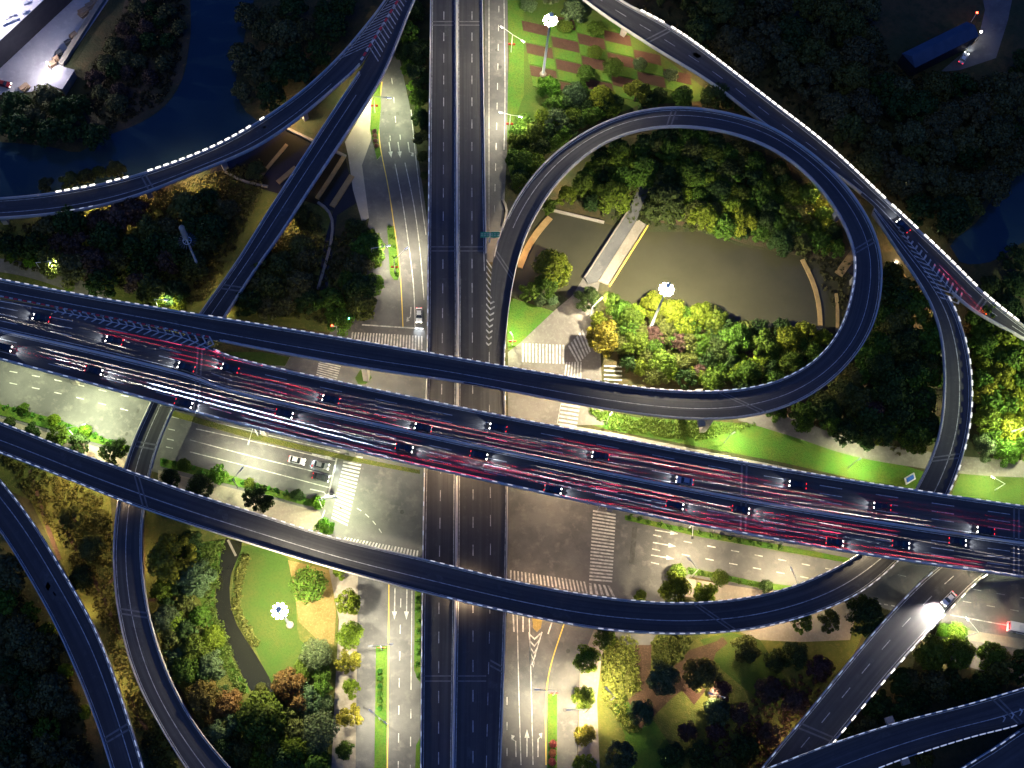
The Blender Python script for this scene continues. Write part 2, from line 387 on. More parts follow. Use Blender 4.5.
# retaining kerbs of the water
def wall_line(name, pts, w, h, m, label):
    L, Rr = strip_poly(pts, w); b = MB()
    for i in range(len(L)-1):
        a, bb, c, d = Rr[i], Rr[i+1], L[i+1], L[i]
        b.face([(*a[:2], h), (*bb[:2], h), (*c[:2], h), (*d[:2], h)])
        b.face([(*a[:2], 0), (*bb[:2], 0), (*bb[:2], h), (*a[:2], h)]); b.face([(*c[:2], 0), (*d[:2], 0), (*d[:2], h), (*c[:2], h)])
    for i, s in ((0, 1), (-1, -1)):
        p, q = L[i], Rr[i]; b.face([(*p[:2], 0), (*q[:2], 0), (*q[:2], h), (*p[:2], h)])
    return tag(b.build(name, m), label, 'wall')
wall_line('retaining_wall', [(285,128),(312,141),(346,157)], .8, .7, M['paving'], 'low stone wall edging the brown canal under the flyover fork')
wall_line('retaining_wall', [(318,203),(333,211),(332,240),(318,290)], .8, .7, M['paving'], 'low stone wall bending along the narrow dark canal arm')
wall_line('retaining_wall', [(225,172),(240,182),(268,187)], .7, .6, M['paving'], 'short stone wall on the canal bank left of the diagonal ramp')
wall_line('retaining_wall', [(536,207),(570,215),(604,223)], .7, .7, M['pale'], 'pale wall on the pond edge left of the footbridge')
wall_line('retaining_wall', [(502,200),(510,203),(503,228)], .7, .7, M['pale'], 'pale wall on the canal corner between road and loop ramp')

# ------------------------------------------------------------------ ground paint
gp_w = MB(); gp_y = MB(); gp_x = MB(); gp_t = MB()
def gline(pts, w=.28, dash=None, mb=None, z=.175):
    mb = gp_w if mb is None else mb
    L, Rr = strip_poly(pts, w)
    if dash is None:
        for i in range(len(L)-1): mb.face([(*Rr[i][:2], z), (*Rr[i+1][:2], z), (*L[i+1][:2], z), (*L[i][:2], z)])
        return
    on, off = dash
    A = (np.array(L)+np.array(Rr))/2
    d = np.r_[0, np.cumsum(np.linalg.norm(np.diff(A, axis=0), axis=1))]
    s = off/2
    while s+on < d[-1]:
        p = np.array([np.interp(s, d, A[:, k]) for k in range(3)]); q = np.array([np.interp(s+on, d, A[:, k]) for k in range(3)])
        t = (q-p)/np.linalg.norm(q-p); n = np.array((-t[1], t[0], 0))*w/2
        mb.face([(*(p-n)[:2], z), (*(q-n)[:2], z), (*(q+n)[:2], z), (*(p+n)[:2], z)])
        s += on+off
def crosswalk(A, B, Cc, D, n, fill=.5, mb=None, z=.18):
    mb = gp_x if mb is None else mb
    a, b, c, d = [at(*p, z) for p in (A, B, Cc, D)]      # A->B one long side, D->C the other
    for i in range(n):
        t0, t1 = i/n, (i+fill)/n
        mb.face([a.lerp(b, t0), a.lerp(b, t1), d.lerp(c, t1), d.lerp(c, t0)])
def arrow(px, py, dx, dy, L=6.5, mb=None, z=.18, turn=0):
    mb = gp_w if mb is None else mb
    o = at(px, py, z); e = (at(px+dx, py+dy, z)-o).normalized(); n = Vector((-e.y, e.x, 0))
    P = lambda a, b: o+e*a+n*b
    mb.face([P(0, -.15), P(L-2, -.15), P(L-2, .15), P(0, .15)])
    if turn == 0: mb.face([P(L-2.2, -.65), P(L, 0), P(L-2.2, .65)])
    else:
        s = turn
        q = [P(L-2, -.15), P(L-2, .15), P(L-1., 1.0*s+.1), P(L-1.5, 1.0*s+.2)]
        mb.face(q); mb.face([P(L-1.9, 1.0*s), P(L-.4, 1.1*s), P(L-.7, .2*s)])
# north-west street
gline([(382,82),(379,110),(379,140),(388,185),(394,225),(400,270),(403,327)], .25, None, gp_y)
gline([(395,164),(403,205),(408,240),(414,290),(415,327)], .25)
gline([(405,163),(414,205),(420,250),(424,300)], .25)
gline([(411,110),(416,160),(421,200),(426,235)], .22)
gline([(391,72),(394,100),(397,140)], .22, (2.2, 4.5))
for x, y in ((389,144),(398,144),(408,144)): arrow(x, y-2, .15, 1, 5.5, turn=0 if x != 408 else 1)
for x, y in ((390,136),(400,135)): gline([(x,y),(x+.4,y+5)], .25)
arrow(411,307,-.05,1,5, turn=-1)
gline([(362,325),(424,329)], .4)
crosswalk((352,332),(424,336),(424,350),(350,344),24,.5)
for x in (383,390,397.5): gp_t.face([at(x-1.4,113-1,.17), at(x+1.4,113-1,.17), at(x+1.4,115,.17), at(x-1.4,115,.17)])
crosswalk((319,361),(316,376),(336,382),(341,366),7,.5)
# west street
for off in (0, 11):
    gline([(-20,366+off),(60,381+off*1.15),(150,402+off*1.3)], .25, (2.2, 4.2))
gline([(170,412),(220,424),(340,452)], .22); gline([(196,429),(260,443),(336,461)], .25); gline([(190,440),(250,456),(332,476)], .25); gline([(190,452),(250,467),(330,488)], .25)
for x, y in ((172,417),(168,429),(167,439),(166,447)): gline([(x,y),(x+7,y+1.5)], .25)
gline([(338,453),(328,497)], .45)
crosswalk((345,454),(331,520),(347,528),(363,457),19,.5)
crosswalk((345,537),(420,551),(419,558),(340,544),24,.5)
gline([(355,507),(372,515),(381,528),(386,540)], .25, (1.4, 1.4))
for x, y, t in ((312,454,0),(310,489,1)): arrow(x, y, 1, .22, 6, turn=-t)
gline([(325,510),(321,521)], .35)
for k in range(4): gp_t.face([at(a, b, .17) for a, b in ((137-k*3.7,409+k*7.6),(139.4-k*3.7,409.5+k*7.6),(138.2-k*3.7,413+k*7.6),(135.8-k*3.7,412.5+k*7.6))])
# east side
gline([(656,513),(720,525),(800,539)], .2); 
for (x, y) in ((655,530),(653,542.5),(651,555)): arrow(x, y, 1, .17, 6.5)
for (a, b) in (((676,540),(870,577)),((674,553),(850,586))): gline([a, ((a[0]+b[0])/2, (a[1]+b[1])/2), b], .28, (2.3, 4.3))
for (x, y) in ((653,535),(652,549),(651,562.5)): gline([(x,y),(x+8,y+1.8)], .28)
crosswalk((593,510),(589,582),(612,584),(616,514),21,.5)
crosswalk((510,570),(587,582),(590,594),(510,579),21,.42)
crosswalk((589,583),(612,586),(618,597),(590,594),5,.5)
gp_t.face([at(a, b, .17) for a, b in ((632.5,527),(637.5,527),(634,564),(629,563))])
gline([(955,600),(1080,622)], .22, (2.3, 4.3)); gline([(965,588),(1080,608)], .22, (2.3, 4.3)); gline([(950,615),(1010,626),(1080,638)], .3)
gline([(890,573),(960,589)], .22, (2.3, 4.3)); 
for k in range(5): gline([(870+k*7,602+k*1.2),(874+k*7,602.8+k*1.2)], .3)
# north-east junction
crosswalk((522,343),(566,345),(566,364),(522,362),13,.5)
crosswalk((568,346),(584,328),(592,350),(578,364),6,.5)
crosswalk((566,362),(583,362),(583,384),(563,384),6,.5)
crosswalk((561,402),(580,405),(577,430),(557,424),1,.02)
for k in range(6): gp_x.face([at(a, b, .18) for a, b in ((561.5-k*.6,403+k*4),(580-k*.6,406+k*4),(579.6-k*.6,408+k*4),(561-k*.6,405+k*4))])
for k in range(4): gp_x.face([at(a, b, .18) for a, b in ((604,365+k*4.5),(622,366+k*4.5),(622,367.5+k*4.5),(604,366.6+k*4.5))])
# south streets
gline([(389,575),(388,700),(387,800)], .3, None, gp_y)
gline([(401,590),(399,700),(398,800)], .25, (2.4, 4.6))
gline([(412,590),(411,690)], .22); gline([(411,700),(410,800)], .25, (2.4, 4.6))
arrow(395,588,-.02,1,8.5); arrow(407,588,-.02,1,8.5)
gline([(517,610),(519,700),(521,765)], .25); gline([(529,612),(531,680),(533,765)], .25)
gline([(513,613),(514,632)], .4); gline([(523,614),(523,632)], .4)
gline([(529,632),(531,665)], .3); gline([(542,632),(532,665)], .3); gline([(552,622),(548,634)], .35)
for k in range(5):
    y = 634+k*7; hw = 6-k*1.2
    for s in (-1, 1):
        gp_w.face([at(531+.4*k+hw*.6, y+4, .18), at(531+.4*k+hw*.6, y+6, .18), at(531+.4*k+hw*.6+s*hw, y-1.5+2, .18), at(531+.4*k+hw*.6+s*hw, y-1.5, .18)])
gline([(564,624),(557,645),(549,668),(546,690),(546,765)], .3, None, gp_y)
arrow(527,757,0,-1,7); arrow(538,757,0,-1,6.5, turn=-1); arrow(516,757,-.02,-1,6, turn=1)
for (x, y) in ((507,697),(507,722),(507,748)): gline([(x,y),(x,y+8)], .25)
gline([(499,0),(497,110),(494,225)], .22, (2.4, 4.6)); gline([(489,0),(489,230)], .2); gline([(504,0),(505,100),(504,150)], .22)
# manhole covers and patches
for x, y in ((568,651),(565,710),(497,50),(500,67),(402,512)):
    gp_t.face([at(x, y, .17)+Vector((math.cos(t)*.6, math.sin(t)*.6, 0)) for t in np.linspace(0, 2*math.pi, 12, endpoint=False)])
tag(gp_w.build('street_marking', M['paint']), kind='structure'); tag(gp_y.build('street_marking', M['yellow']), kind='structure')
tag(gp_x.build('crosswalk_marking', M['paint']), kind='structure'); tag(gp_t.build('street_patch', M['patch']), kind='structure')

# ------------------------------------------------------------------ elevated roads
class Ribbon:
    def __init__(s, L, Rr, zs, step=2.5, win=14, top=1.0):
        def line(P):
            d = [0]
            for i in range(1, len(P)): d.append(d[-1]+math.hypot(P[i][0]-P[i-1][0], P[i][1]-P[i-1][1]))
            zt = [np.interp(k/d[-1], [a for a, _ in zs], [b for _, b in zs]) for k in d]
            W = [at(x, y, z+top)-Vector((0, 0, top)) for (x, y), z in zip(P, zt)]
            return catmull(W, 1.5)
        A, B = line(L), line(Rr)
        lenA = sum((A[i+1]-A[i]).length for i in range(len(A)-1)); s.n = n = max(8, int(lenA/step))
        s.L = resample(smooth_line(resample(np.array([tuple(p) for p in A]), n), win), n)
        s.R = resample(smooth_line(resample(np.array([tuple(p) for p in B]), n), win), n)
        s.R[:, 2] = s.L[:, 2]
        def off(i):
            x, y = proj((s.L[i]+s.R[i])/2); return not (-8 < x < 1032 and -8 < y < 776)
        for end in (0, -1):                     # carry the road on beyond the frame
            if not off(end): continue
            i, j = (0, 3) if end == 0 else (-1, -4)
            d = (s.L[i]+s.R[i]-s.L[j]-s.R[j])/2; d[2] = 0; d /= np.linalg.norm(d); st = np.arange(1, 31)[:, None]*step*d
            eL, eR = s.L[i]+st, s.R[i]+st
            if end == 0: s.L = np.r_[eL[::-1], s.L]; s.R = np.r_[eR[::-1], s.R]
            else: s.L = np.r_[s.L, eL]; s.R = np.r_[s.R, eR]
        s.n = len(s.L); s.M = (s.L+s.R)/2
        s.d = np.r_[0, np.cumsum(np.linalg.norm(np.diff(s.M, axis=0), axis=1))]; s.len = s.d[-1]
    def P(s, m, u=None, off=None, dz=0):
        """point at m metres along, u across 0..1 or off metres from the left (negative: from the right)"""
        l = np.array([np.interp(m, s.d, s.L[:, k]) for k in range(3)]); r = np.array([np.interp(m, s.d, s.R[:, k]) for k in range(3)])
        w = np.linalg.norm(r-l)
        if off is not None: u = off/w if off >= 0 else 1+off/w
        return Vector(l+(r-l)*u)+Vector((0, 0, dz))
    def T(s, m, u=.5):
        a, b = s.P(max(0, m-1.5), u), s.P(min(s.len, m+1.5), u); return (b-a).normalized()
    def nearest(s, px, py):
        best = min(range(s.n), key=lambda i: (lambda q: (q[0]-px)**2+(q[1]-py)**2)(proj(s.M[i])))
        return s.d[best]
    def contains(s, p):
        i = int(np.argmin(((s.M[:, :2]-np.array(p[:2]))**2).sum(1)))
        return np.linalg.norm(s.M[i, :2]-np.array(p[:2])) < np.linalg.norm(s.R[i]-s.L[i])/2+1.2, s.M[i, 2]
allribs = []
class Flyover:
    def __init__(s, name, label, cat, L, Rr, zs, win=14, thick=1.9):
        s.rib = Ribbon(L, Rr, zs, win=win); rb = s.rib; allribs.append(rb)
        c = rb.M[rb.n//2]; s.root = empty(name, (c[0], c[1], 0)); tag(s.root, label, cat)
        s.o = Vector((c[0], c[1], 0)); s.mk = MB(); s.mr = MB(); s.jt = MB(); s.lamps = []; s.my = MB(); s.thick = thick
        b = MB(); n = rb.n; pr = []
        for i in range(n):
            l, r = Vector(rb.L[i]), Vector(rb.R[i]); w = (r-l); wl = max(w.length, .05); e = w/wl
            k1, k2 = min(1.4, wl*.18), min(2.2, wl*.28); Z = Vector((0, 0, 1))
            pr.append([l, r, r-Z*.35, r-e*k1-Z*.6, r-e*k2-Z*thick, l+e*k2-Z*thick, l+e*k1-Z*.6, l-Z*.35])
        for i in range(n-1):
            for j in range(8):
                q = (j+1) % 8
                b.face([pr[i][j]-s.o, pr[i+1][j]-s.o, pr[i+1][q]-s.o, pr[i][q]-s.o][::-1], 0 if j == 0 else 1)
        dk = b.build('deck', [M['deck'], M['concrete']], s.root)
        uvl = dk.data.uv_layers.new(name='lane'); uv = np.zeros((len(dk.data.loops), 2), dtype=np.float32)
        for i in range(n-1):
            w0 = np.linalg.norm(rb.R[i]-rb.L[i])/2; w1 = np.linalg.norm(rb.R[i+1]-rb.L[i+1])/2; k = dk.data.polygons[i*8].loop_start
            uv[k:k+4] = ((w0, rb.d[i]), (w1, rb.d[i+1]), (-w1, rb.d[i+1]), (-w0, rb.d[i]))
        uvl.data.foreach_set('uv', uv.ravel())
        rr = random.Random(len(name)+n)
        for _ in range(int(rb.len/45)):
            m = rr.uniform(5, rb.len-9); w = np.linalg.norm(rb.R[n//2]-rb.L[n//2]); q = rr.uniform(1.5, max(1.6, w-4.5)); ww, ll = rr.uniform(1.2, 3), rr.uniform(2, 6)
            rp = MB(); rp.face([rb.P(m, off=q+ww, dz=.012)-s.o, rb.P(m, off=q, dz=.012)-s.o, rb.P(m+ll, off=q, dz=.012)-s.o, rb.P(m+ll, off=q+ww, dz=.012)-s.o][::-1])
            rp.build('repair_patch', M['patch'], s.root)
    def parapet(s, side, cond=None, w=.45, h=.95, u=None, name='parapet'):
        rb = s.rib; b = MB(); prev = None
        for i in range(rb.n):
            l, r = Vector(rb.L[i]), Vector(rb.R[i]); e = (r-l).normalized()
            if u is not None: a = l.lerp(r, u)-e*w/2
            else: a = l if side == 'L' else r-e*w
            px = proj(a)
            if cond and not cond(*px):
                if b.f: b.build(name, M['parapet'], s.root); b = MB()
                prev = None; continue
            Z = Vector((0, 0, 1)); bot = -.04
            q = [a+Z*bot-s.o, a+e*w+Z*bot-s.o, a+e*(w*.78)+Z*h-s.o, a+e*(w*.22)+Z*h-s.o]
            if prev:
                for j in range(4): b.face([prev[j], prev[(j+1) % 4], q[(j+1) % 4], q[j]])
            else: b.face(q)
            prev = q
        if b.f: b.build(name, M['parapet'], s.root)
    def edge_lamps(s, side, cond=None, pitch=2.6, m=None, size=(1.25, .25, .2)):
        rb = s.rib; t = 1.0
        while t < rb.len:
            p = rb.P(t, off=.22 if side == 'L' else -.22, dz=.95+size[2]/2)
            if (cond is None or cond(*proj(p))) and random.random() > .05: s.lamps.append((p, rb.T(t, .03 if side == 'L' else .97), m or LAMP, size))
            t += pitch
    def line(s, m0, m1, u=None, off=None, w=.2, dash=None, mb=None, cond=None, dz=.02, jit=0):
        rb = s.rib; mb = s.mk if mb is None else mb
        segs = []
        if dash is None:
            k = max(2, int((m1-m0)/2.5)); q = np.linspace(m0, m1, k); segs = list(zip(q[:-1], q[1:]))
        else:
            t = m0
            while t+dash[0] < m1: segs.append((t, t+dash[0])); t += sum(dash)
        for a, c in segs:
            pa, pc = rb.P(a, u, off, dz), rb.P(c, u, off, dz)
            if cond and not cond(*proj(pa)): continue
            d = (pc-pa)
            if d.length < .01: continue
            d.normalize(); n = Vector((-d.y, d.x, 0)).normalized()*w/2
            mb.face([pa-n-s.o, pc-n-s.o, pc+n-s.o, pa+n-s.o])
    def quad(s, pts, mb=None):
        mb = s.mk if mb is None else mb
        mb.face([Vector(p)-s.o for p in pts])
    def chevrons(s, quadpx, n, w=.55, flip=False, mb=None, frac=.38):
        """V stripes between two boundary lines given in pixels: (a0,a1) and (b0,b1), at deck height"""
        (a0, a1, b0, b1, z) = quadpx
        a0, a1, b0, b1 = [at(*p, z) for p in (a0, a1, b0, b1)]
        for i in range(n):
            t = (i+.5)/n; A, B = a0.lerp(a1, t), b0.lerp(b1, t)
            ax = ((a1-a0)+(b1-b0)).normalized(); wd = (B-A).length
            tip = (A+B)/2+ax*wd*frac*(-1 if flip else 1)
            k = ax*w
            s.quad([A, A+k, tip+k, tip], mb); s.quad([tip, tip+k, B+k, B], mb)
    def joint(s, px, py, wd=.5):
        rb = s.rib; m = rb.nearest(px, py)
        for k in (0, 1.3):
            s.quad([rb.P(m+k, off=.5, dz=.024), rb.P(m+k, off=-.5, dz=.024), rb.P(m+k+wd, off=-.5, dz=.024), rb.P(m+k+wd, off=.5, dz=.024)], s.jt); s.jt.build('expansion_joint', M['joint'], s.root); s.jt = MB()
    def piers(s, spots):
        rb = s.rib
        for (px, py) in spots:
            m = rb.nearest(px, py); c = rb.P(m, .5); w = (rb.P(m, 1)-rb.P(m, 0)).length; d = rb.T(m); ang = math.atan2(d.y, d.x)
            zt = c.z-s.thick+.03
            b = MB(); rot = Matrix.Rotation(ang, 3, 'Z'); cc = c-s.o
            if w > 14:
                for k in (-.25, .25):
                    q = rb.P(m, .5+k)-s.o; b.box((q.x, q.y, (zt-1.2)/2), (1.7, 1.9, zt-1.2), rot)
                b.box((cc.x, cc.y, zt-.6), (2, w*.72, 1.2), rot)
            else:
                b.box((cc.x, cc.y, (zt-1.6)/2), (1.6, 2.1, zt-1.6), rot)
                b.box((cc.x, cc.y, zt-.8), (1.65, 2.15, 1.6), rot @ Matrix.Rotation(math.pi, 3, 'X'), 0, .55) if False else None
                P0 = [(-.8,-1.05),(.8,-1.05),(.8,1.05),(-.8,1.05)]; hw = w*.3
                P1 = [(-.9,-hw),(.9,-hw),(.9,hw),(-.9,hw)]
                lo = [rot @ Vector((x, y, 0))+Vector((cc.x, cc.y, zt-1.62)) for x, y in P0]; hi = [rot @ Vector((x, y, 0))+Vector((cc.x, cc.y, zt)) for x, y in P1]
                for j in range(4): b.face([lo[j], lo[(j+1) % 4], hi[(j+1) % 4], hi[j]])
                b.face(hi)
            b.build('pier', M['concrete'], s.root)
    def finish(s):
        if s.mk.f: s.mk.build('road_marking', M['paint'], s.root)
        if s.mr.f: s.mr.build('kerb_marking', M['red_paint'], s.root)
        if s.jt.f: s.jt.build('expansion_joint', M['joint'], s.root)
        if not s.lamps: return
        # the hundred that show largest are parts, the rest one part
        inv = [(p, t, m, sz) for (p, t, m, sz) in s.lamps if -8 < proj(p)[0] < 1032 and -8 < proj(p)[1] < 776]
        inv.sort(key=lambda q: -q[0].z)
        meshes = {}
        for (p, t, m, sz) in inv[:100]:
            key = (m.name, sz)
            if key not in meshes:
                b = MB(); b.box((0, 0, 0), sz); o = b.build('edge_lamp', m, s.root); meshes[key] = o.data
            else:
                o = bpy.data.objects.new('edge_lamp', meshes[key]); C.objects.link(o); o.parent = s.root
            o.location = p-s.o; o.rotation_euler = (0, -math.asin(max(-1, min(1, t.z))), math.atan2(t.y, t.x))
        if len(inv) > 100:
            b = MB(); m0 = inv[0][2]
            for (p, t, m, sz) in inv[100:]: b.box(p-s.o, sz, math.atan2(t.y, t.x))
            o = b.build('edge_lamp', m0, s.root); o['kind'] = 'stuff'

ZM = 19.0
# main east-west viaduct ------------------------------------------------------
main = Flyover('viaduct', 'broad busy viaduct crossing the whole interchange on top of the other roads', 'viaduct',
    [(-60,286),(0,297.5),(60,308),(117,319),(165,329),(200,338),(214,350.5),(256,362),(384,390),(512,416.5),(640,441),(768,465),(896,486),(1024,505),(1090,514)],
    [(-60,342),(0,359),(85,382),(170,405.5),(256,428),(384,457.5),(512,486),(640,513.5),(768,538),(896,559),(1024,577),(1090,586)],
    [(0, ZM), (1, ZM)], win=6, thick=2.2)
rb = main.rib
main.parapet('L', lambda x, y: x > 213); main.parapet('R'); main.parapet(None, None, .7, .9, u=.525, name='median_barrier')
main.edge_lamps('L', lambda x, y: x > 213, 2.6, LAMPM); main.edge_lamps('R', lambda x, y: True, 4.2, LAMPB, (1.3, .24, .2))
for u in (.04, .475, .56, .965): main.line(0, rb.len, u=u, w=.22)
for u in (.145, .255, .365, .66, .76, .86): main.line(0, rb.len, u=u, w=.2, dash=(6, 9))
main.chevrons(((50,305.5),(212,336.5),(50,311.5),(206,350),ZM+.06), 21, .5, frac=.5)
for (x, y) in ((200,372),(740,495),(1010,545)): main.joint(x, y)
# kerb line of the gore: red and white
for k in range(46):
    t0, t1 = k/46, (k+.8)/46
    pa, pb = at(210*t0, 296+41*t0, ZM+.06), at(210*t1, 296+41*t1, ZM+.06); n = (pb-pa).normalized().cross(Vector((0, 0, 1)))*.22
    main.quad([pa-n, pb-n, pb+n, pa+n], main.mr if k % 2 else main.mk)
main.piers([(60,340),(158,372),(262,396),(345,418),(620,470),(730,495),(830,515),(1010,540)])
main.finish()

# loop ramp ----------------------------------------------------------------------
loop = Flyover('loop_ramp', 'curling loop ramp that leaves the busy viaduct and circles the pond', 'ramp',
    [(-60,265),(0,278),(100,297),(200,313.5),(256,322.7),(384,344),(512,366.7),(600,381),(650,388),(698.7,391),(735,389.5),(768,384),(811,364),(839.7,331),(852,293),(856.5,256),(851.5,238),(839.7,214),(818,184),(794.7,162),(768,145),(740,134.5),(712,128),(685,125.5),(658.7,126),(636,130),(612,138),(591,150),(572,166.7),(556,183),(542,204),(530,226),(520,252),(512,289),(506.5,330),(504.5,363),(507,430),(508,512),(506.5,600),(504,690),(501,775),(500,820)],
    [(-60,284),(0,296),(117,318.5),(180,331),(213,339),(256,347.7),(384,371),(456,381),(512,391),(600,407.7),(650,415),(698,419),(735,418.5),(768,413),(811,396),(851,362.7),(874.7,326),(883,290),(883,256),(878,234),(868,214),(841,176.7),(801,143),(768,123),(740,114),(712,108),(690,105.5),(672,105.5),(650,107),(628.7,111.7),(603,121),(578.7,134),(560,147),(542,163),(518.7,193),(506,216),(496,243),(491,266),(490.5,300),(489.5,340),(489,363),(489.5,430),(490.5,512),(490,600),(488,690),(486,775),(485.5,820)],
    [(0, ZM+.02), (.22, ZM+.02), (.34, 17), (.5, 13.5), (.62, 10.2), (.72, 7.3), (.76, 6.98), (1, 6.98)], win=8)
rb = loop.rib
loop.parapet('L'); loop.parapet('R', lambda x, y: not (x < 212 and y < 345) and not (y > 262 and 470 < x < 497))
loop.edge_lamps('L', lambda x, y: x < 700 and y > 270 and not (495 < x < 512 and y > 405) and not (x > 499 and x < 530 and y < 345), 2.6, LAMPM)
loop.edge_lamps('L', lambda x, y: x >= 700 and y > 255, 2.6, LAMPB, (1.4, .25, .2))
mE = rb.nearest(503, 225)
loop.line(0, mE, off=.9, w=.2); loop.line(0, mE, off=-.9, w=.2, cond=lambda x, y: x > 215 or y > 400)
loop.line(0, mE, u=.62, w=.16)
m0 = rb.nearest(497, 365); loop.line(m0-10, rb.len, off=.8, w=.2); loop.line(m0, rb.len, off=-.05, w=.18, dash=(3, 4.6))
loop.chevrons(((486.5,256),(486,345),(499,262),(491,345),7.03), 14, .55, frac=.45)
for x, y in ((675,116),(743,402),(497,665),(868,252),(500,262)): loop.joint(x, y)
loop.piers([(120,308),(364,360),(700,404),(782,400),(868,262),(851,200),(700,116),(600,130),(530,190)])
loop.finish()

# north-south highway ------------------------------------------------------------
ns = Flyover('highway', 'straight north-south highway with two carriageways running under the crossing flyovers', 'highway',
    [(430.5,-50),(430,0),(428.5,128),(427.5,256),(426,380),(424,450),(422.7,512),(421,640),(420,770),(419.5,820)],
    [(482.5,-50),(483,0),(485,128),(487,256),(488.5,300),(489,363),(489.5,430),(490.5,512),(490,600),(488,690),(486,775),(485.5,820)],
    [(0, 7.0), (1, 7.0)], win=4)
rb = ns.rib
ns.parapet('L'); ns.parapet('R', lambda x, y: y < 262)
for i in range(1): ns.parapet(None, None, .8, .9, u=.5, name='median_barrier')
A = lambda y: (458.2 if y < 300 else 457.5)
# true median sits left of the ribbon centre lower down: measured in pixels
for (xs, dash, w) in (((444,443,441,439,438.5), (3, 4.6), .2), ((472,472,473,473,473), (3, 4.6), .2)):
    P = [at(x, y, 7.02) for x, y in zip(xs, (-30,256,450,600,800))]; A_ = np.array([tuple(p) for p in catmull(P, 2.5)])
    d = np.r_[0, np.cumsum(np.linalg.norm(np.diff(A_, axis=0), axis=1))]; s_ = 0
    while s_+dash[0] < d[-1]:
        p, q = [Vector([np.interp(k, d, A_[:, c]) for c in range(3)]) for k in (s_, s_+dash[0])]
        n = Vector((w/2, 0, 0)); ns.quad([p-n, p+n, q+n, q-n]); s_ += sum(dash)
for u in (.05, .46, .54, .95): ns.line(0, rb.len, u=u, w=.18, cond=(lambda x, y: y < 270) if u > .9 else None)
for y in (24, 249, 678): ns.joint(455, y, .35)
ns.edge_lamps('L', lambda x, y: y > 100, 4.0, LAMPB, (1.2, .2, .16))
ns.piers([(457,70),(457,190),(455,700),(457,300)])
ns.finish()

# diagonal ramp and its fork -----------------------------------------------------
diag = Flyover('ramp_bridge', 'narrow diagonal ramp diving under the busy viaduct and bending down again', 'ramp',
    [(425,-50),(399,0),(380,33),(362,66),(339,100),(289,176.7),(256,228),(240,255),(200,311),(175,348),(160,378),(149,404),(133,437),(122,470),(115,512),(111.7,552),(116.7,612),(133,675),(160,728),(184,767),(215,810)],
    [(440,-50),(414,0),(399,39),(382.7,76.7),(349,130),(309,190),(279,236.7),(256,268),(226.7,314),(200,355),(184,385),(172,411),(156.7,446),(149,476),(143,512),(141.7,562),(150,618.7),(170,678.7),(200,732),(230,767),(265,805)],
    [(0, 8), (.5, 8), (1, 7)], win=8)
rb = diag.rib
diag.parapet('L', lambda x, y: y > 68); diag.parapet('R')
diag.line(0, rb.len, off=.8, w=.18, cond=lambda x, y: y > 70); diag.line(0, rb.len, off=-.8, w=.18); diag.line(0, rb.len, u=.42, w=.16, cond=lambda x, y: y > 90)
for x, y in ((128,606),(240,290),(150,440)): diag.joint(x, y)
diag.piers([(340,118),(303,170),(250,245),(128,500),(128,580),(145,660),(180,725)])
diag.finish()
fork = Flyover('ramp_bridge', 'curved ramp over the dark river with a glowing outer parapet', 'ramp',
    [(-60,199),(0,197),(47,192.7),(90,185),(130,175.7),(186.7,156.7),(225,140),(256,121.7),(299,92),(339,55),(366,23),(384,0),(412,-50)],
    [(-60,220),(0,218),(66.7,211.7),(110,203),(143,193),(200,170),(256,146.7),(306,112),(342.7,80),(360.5,65),(379,33),(398,0),(424,-50)],
    [(0, 8.02), (1, 8.02)], win=6)
rb = fork.rib
fork.parapet('L'); fork.parapet('R', lambda x, y: x < 361)
fork.edge_lamps('L', lambda x, y: 46 < x < 262, 2.45, LAMP, (1.5, .45, .25)); fork.edge_lamps('R', lambda x, y: 60 < x < 95, 2.5, LAMPB, (1.2, .2, .18))
fork.line(0, rb.len, off=.9, w=.16); fork.line(0, rb.len, u=.68, w=.16, cond=lambda x, y: x < 330); fork.line(0, rb.len, off=-.8, w=.16, cond=lambda x, y: x < 345)
fork.chevrons(((336,62),(391,0),(377,64),(407,0),8.06), 14, .36, frac=.5)
for k in range(14):
    t0, t1 = k/14, (k+.8)/14
    pa, pb = at(361+37*t0, 60-60*t0, 8.07), at(361+37*t1, 60-60*t1, 8.07); n = (pb-pa).normalized().cross(Vector((0, 0, 1)))*.35
    fork.quad([pa-n, pb-n, pb+n, pa+n], fork.mr if k % 2 else fork.mk)
fork.joint(141, 186); fork.piers([(2,208),(145,185),(222,152),(300,100)]); fork.finish()

# lower arc and its continuation -----------------------------------------------
ZA = 12.0
arc = Flyover('arc_ramp', 'long sagging arc ramp that passes under the busy viaduct and curves upward', 'ramp',
    [(-60,400),(0,421),(66.7,447.7),(126.7,469),(193,492.7),(256,512),(322.7,533.7),(419,557),(512,580),(592,595),(640,600.5),(678.7,602.7),(725,600),(768,593.5),(801,583),(834.7,568),(858,554.7),(885,533),(905,508),(918,486),(932,458),(940,436),(944.7,400),(945,368),(943,339),(938,318),(931,301),(918,279),(901,255),(886,232),(874,213)],
    [(-60,432),(0,452.7),(66.7,478.7),(113,497.7),(153,512),(256,545.5),(339,570),(422.7,592),(512,613),(595,628.7),(640,633),(685,634.5),(738.7,631.5),(768,627),(821,611.5),(861,594),(892,568.7),(910,550),(932,524),(951,492.7),(968,442.7),(973,412),(973.5,389),(972.5,366),(968,343),(960,316),(950,294),(931,270),(907,242),(886,215),(876,204)],
    [(0, ZA), (.7, ZA), (.84, 9.3), (.88, 9.03), (1, 9.02)], win=8)
rb = arc.rib
arc.parapet('L'); arc.parapet('R', lambda x, y: not (y < 292 and x > 860))
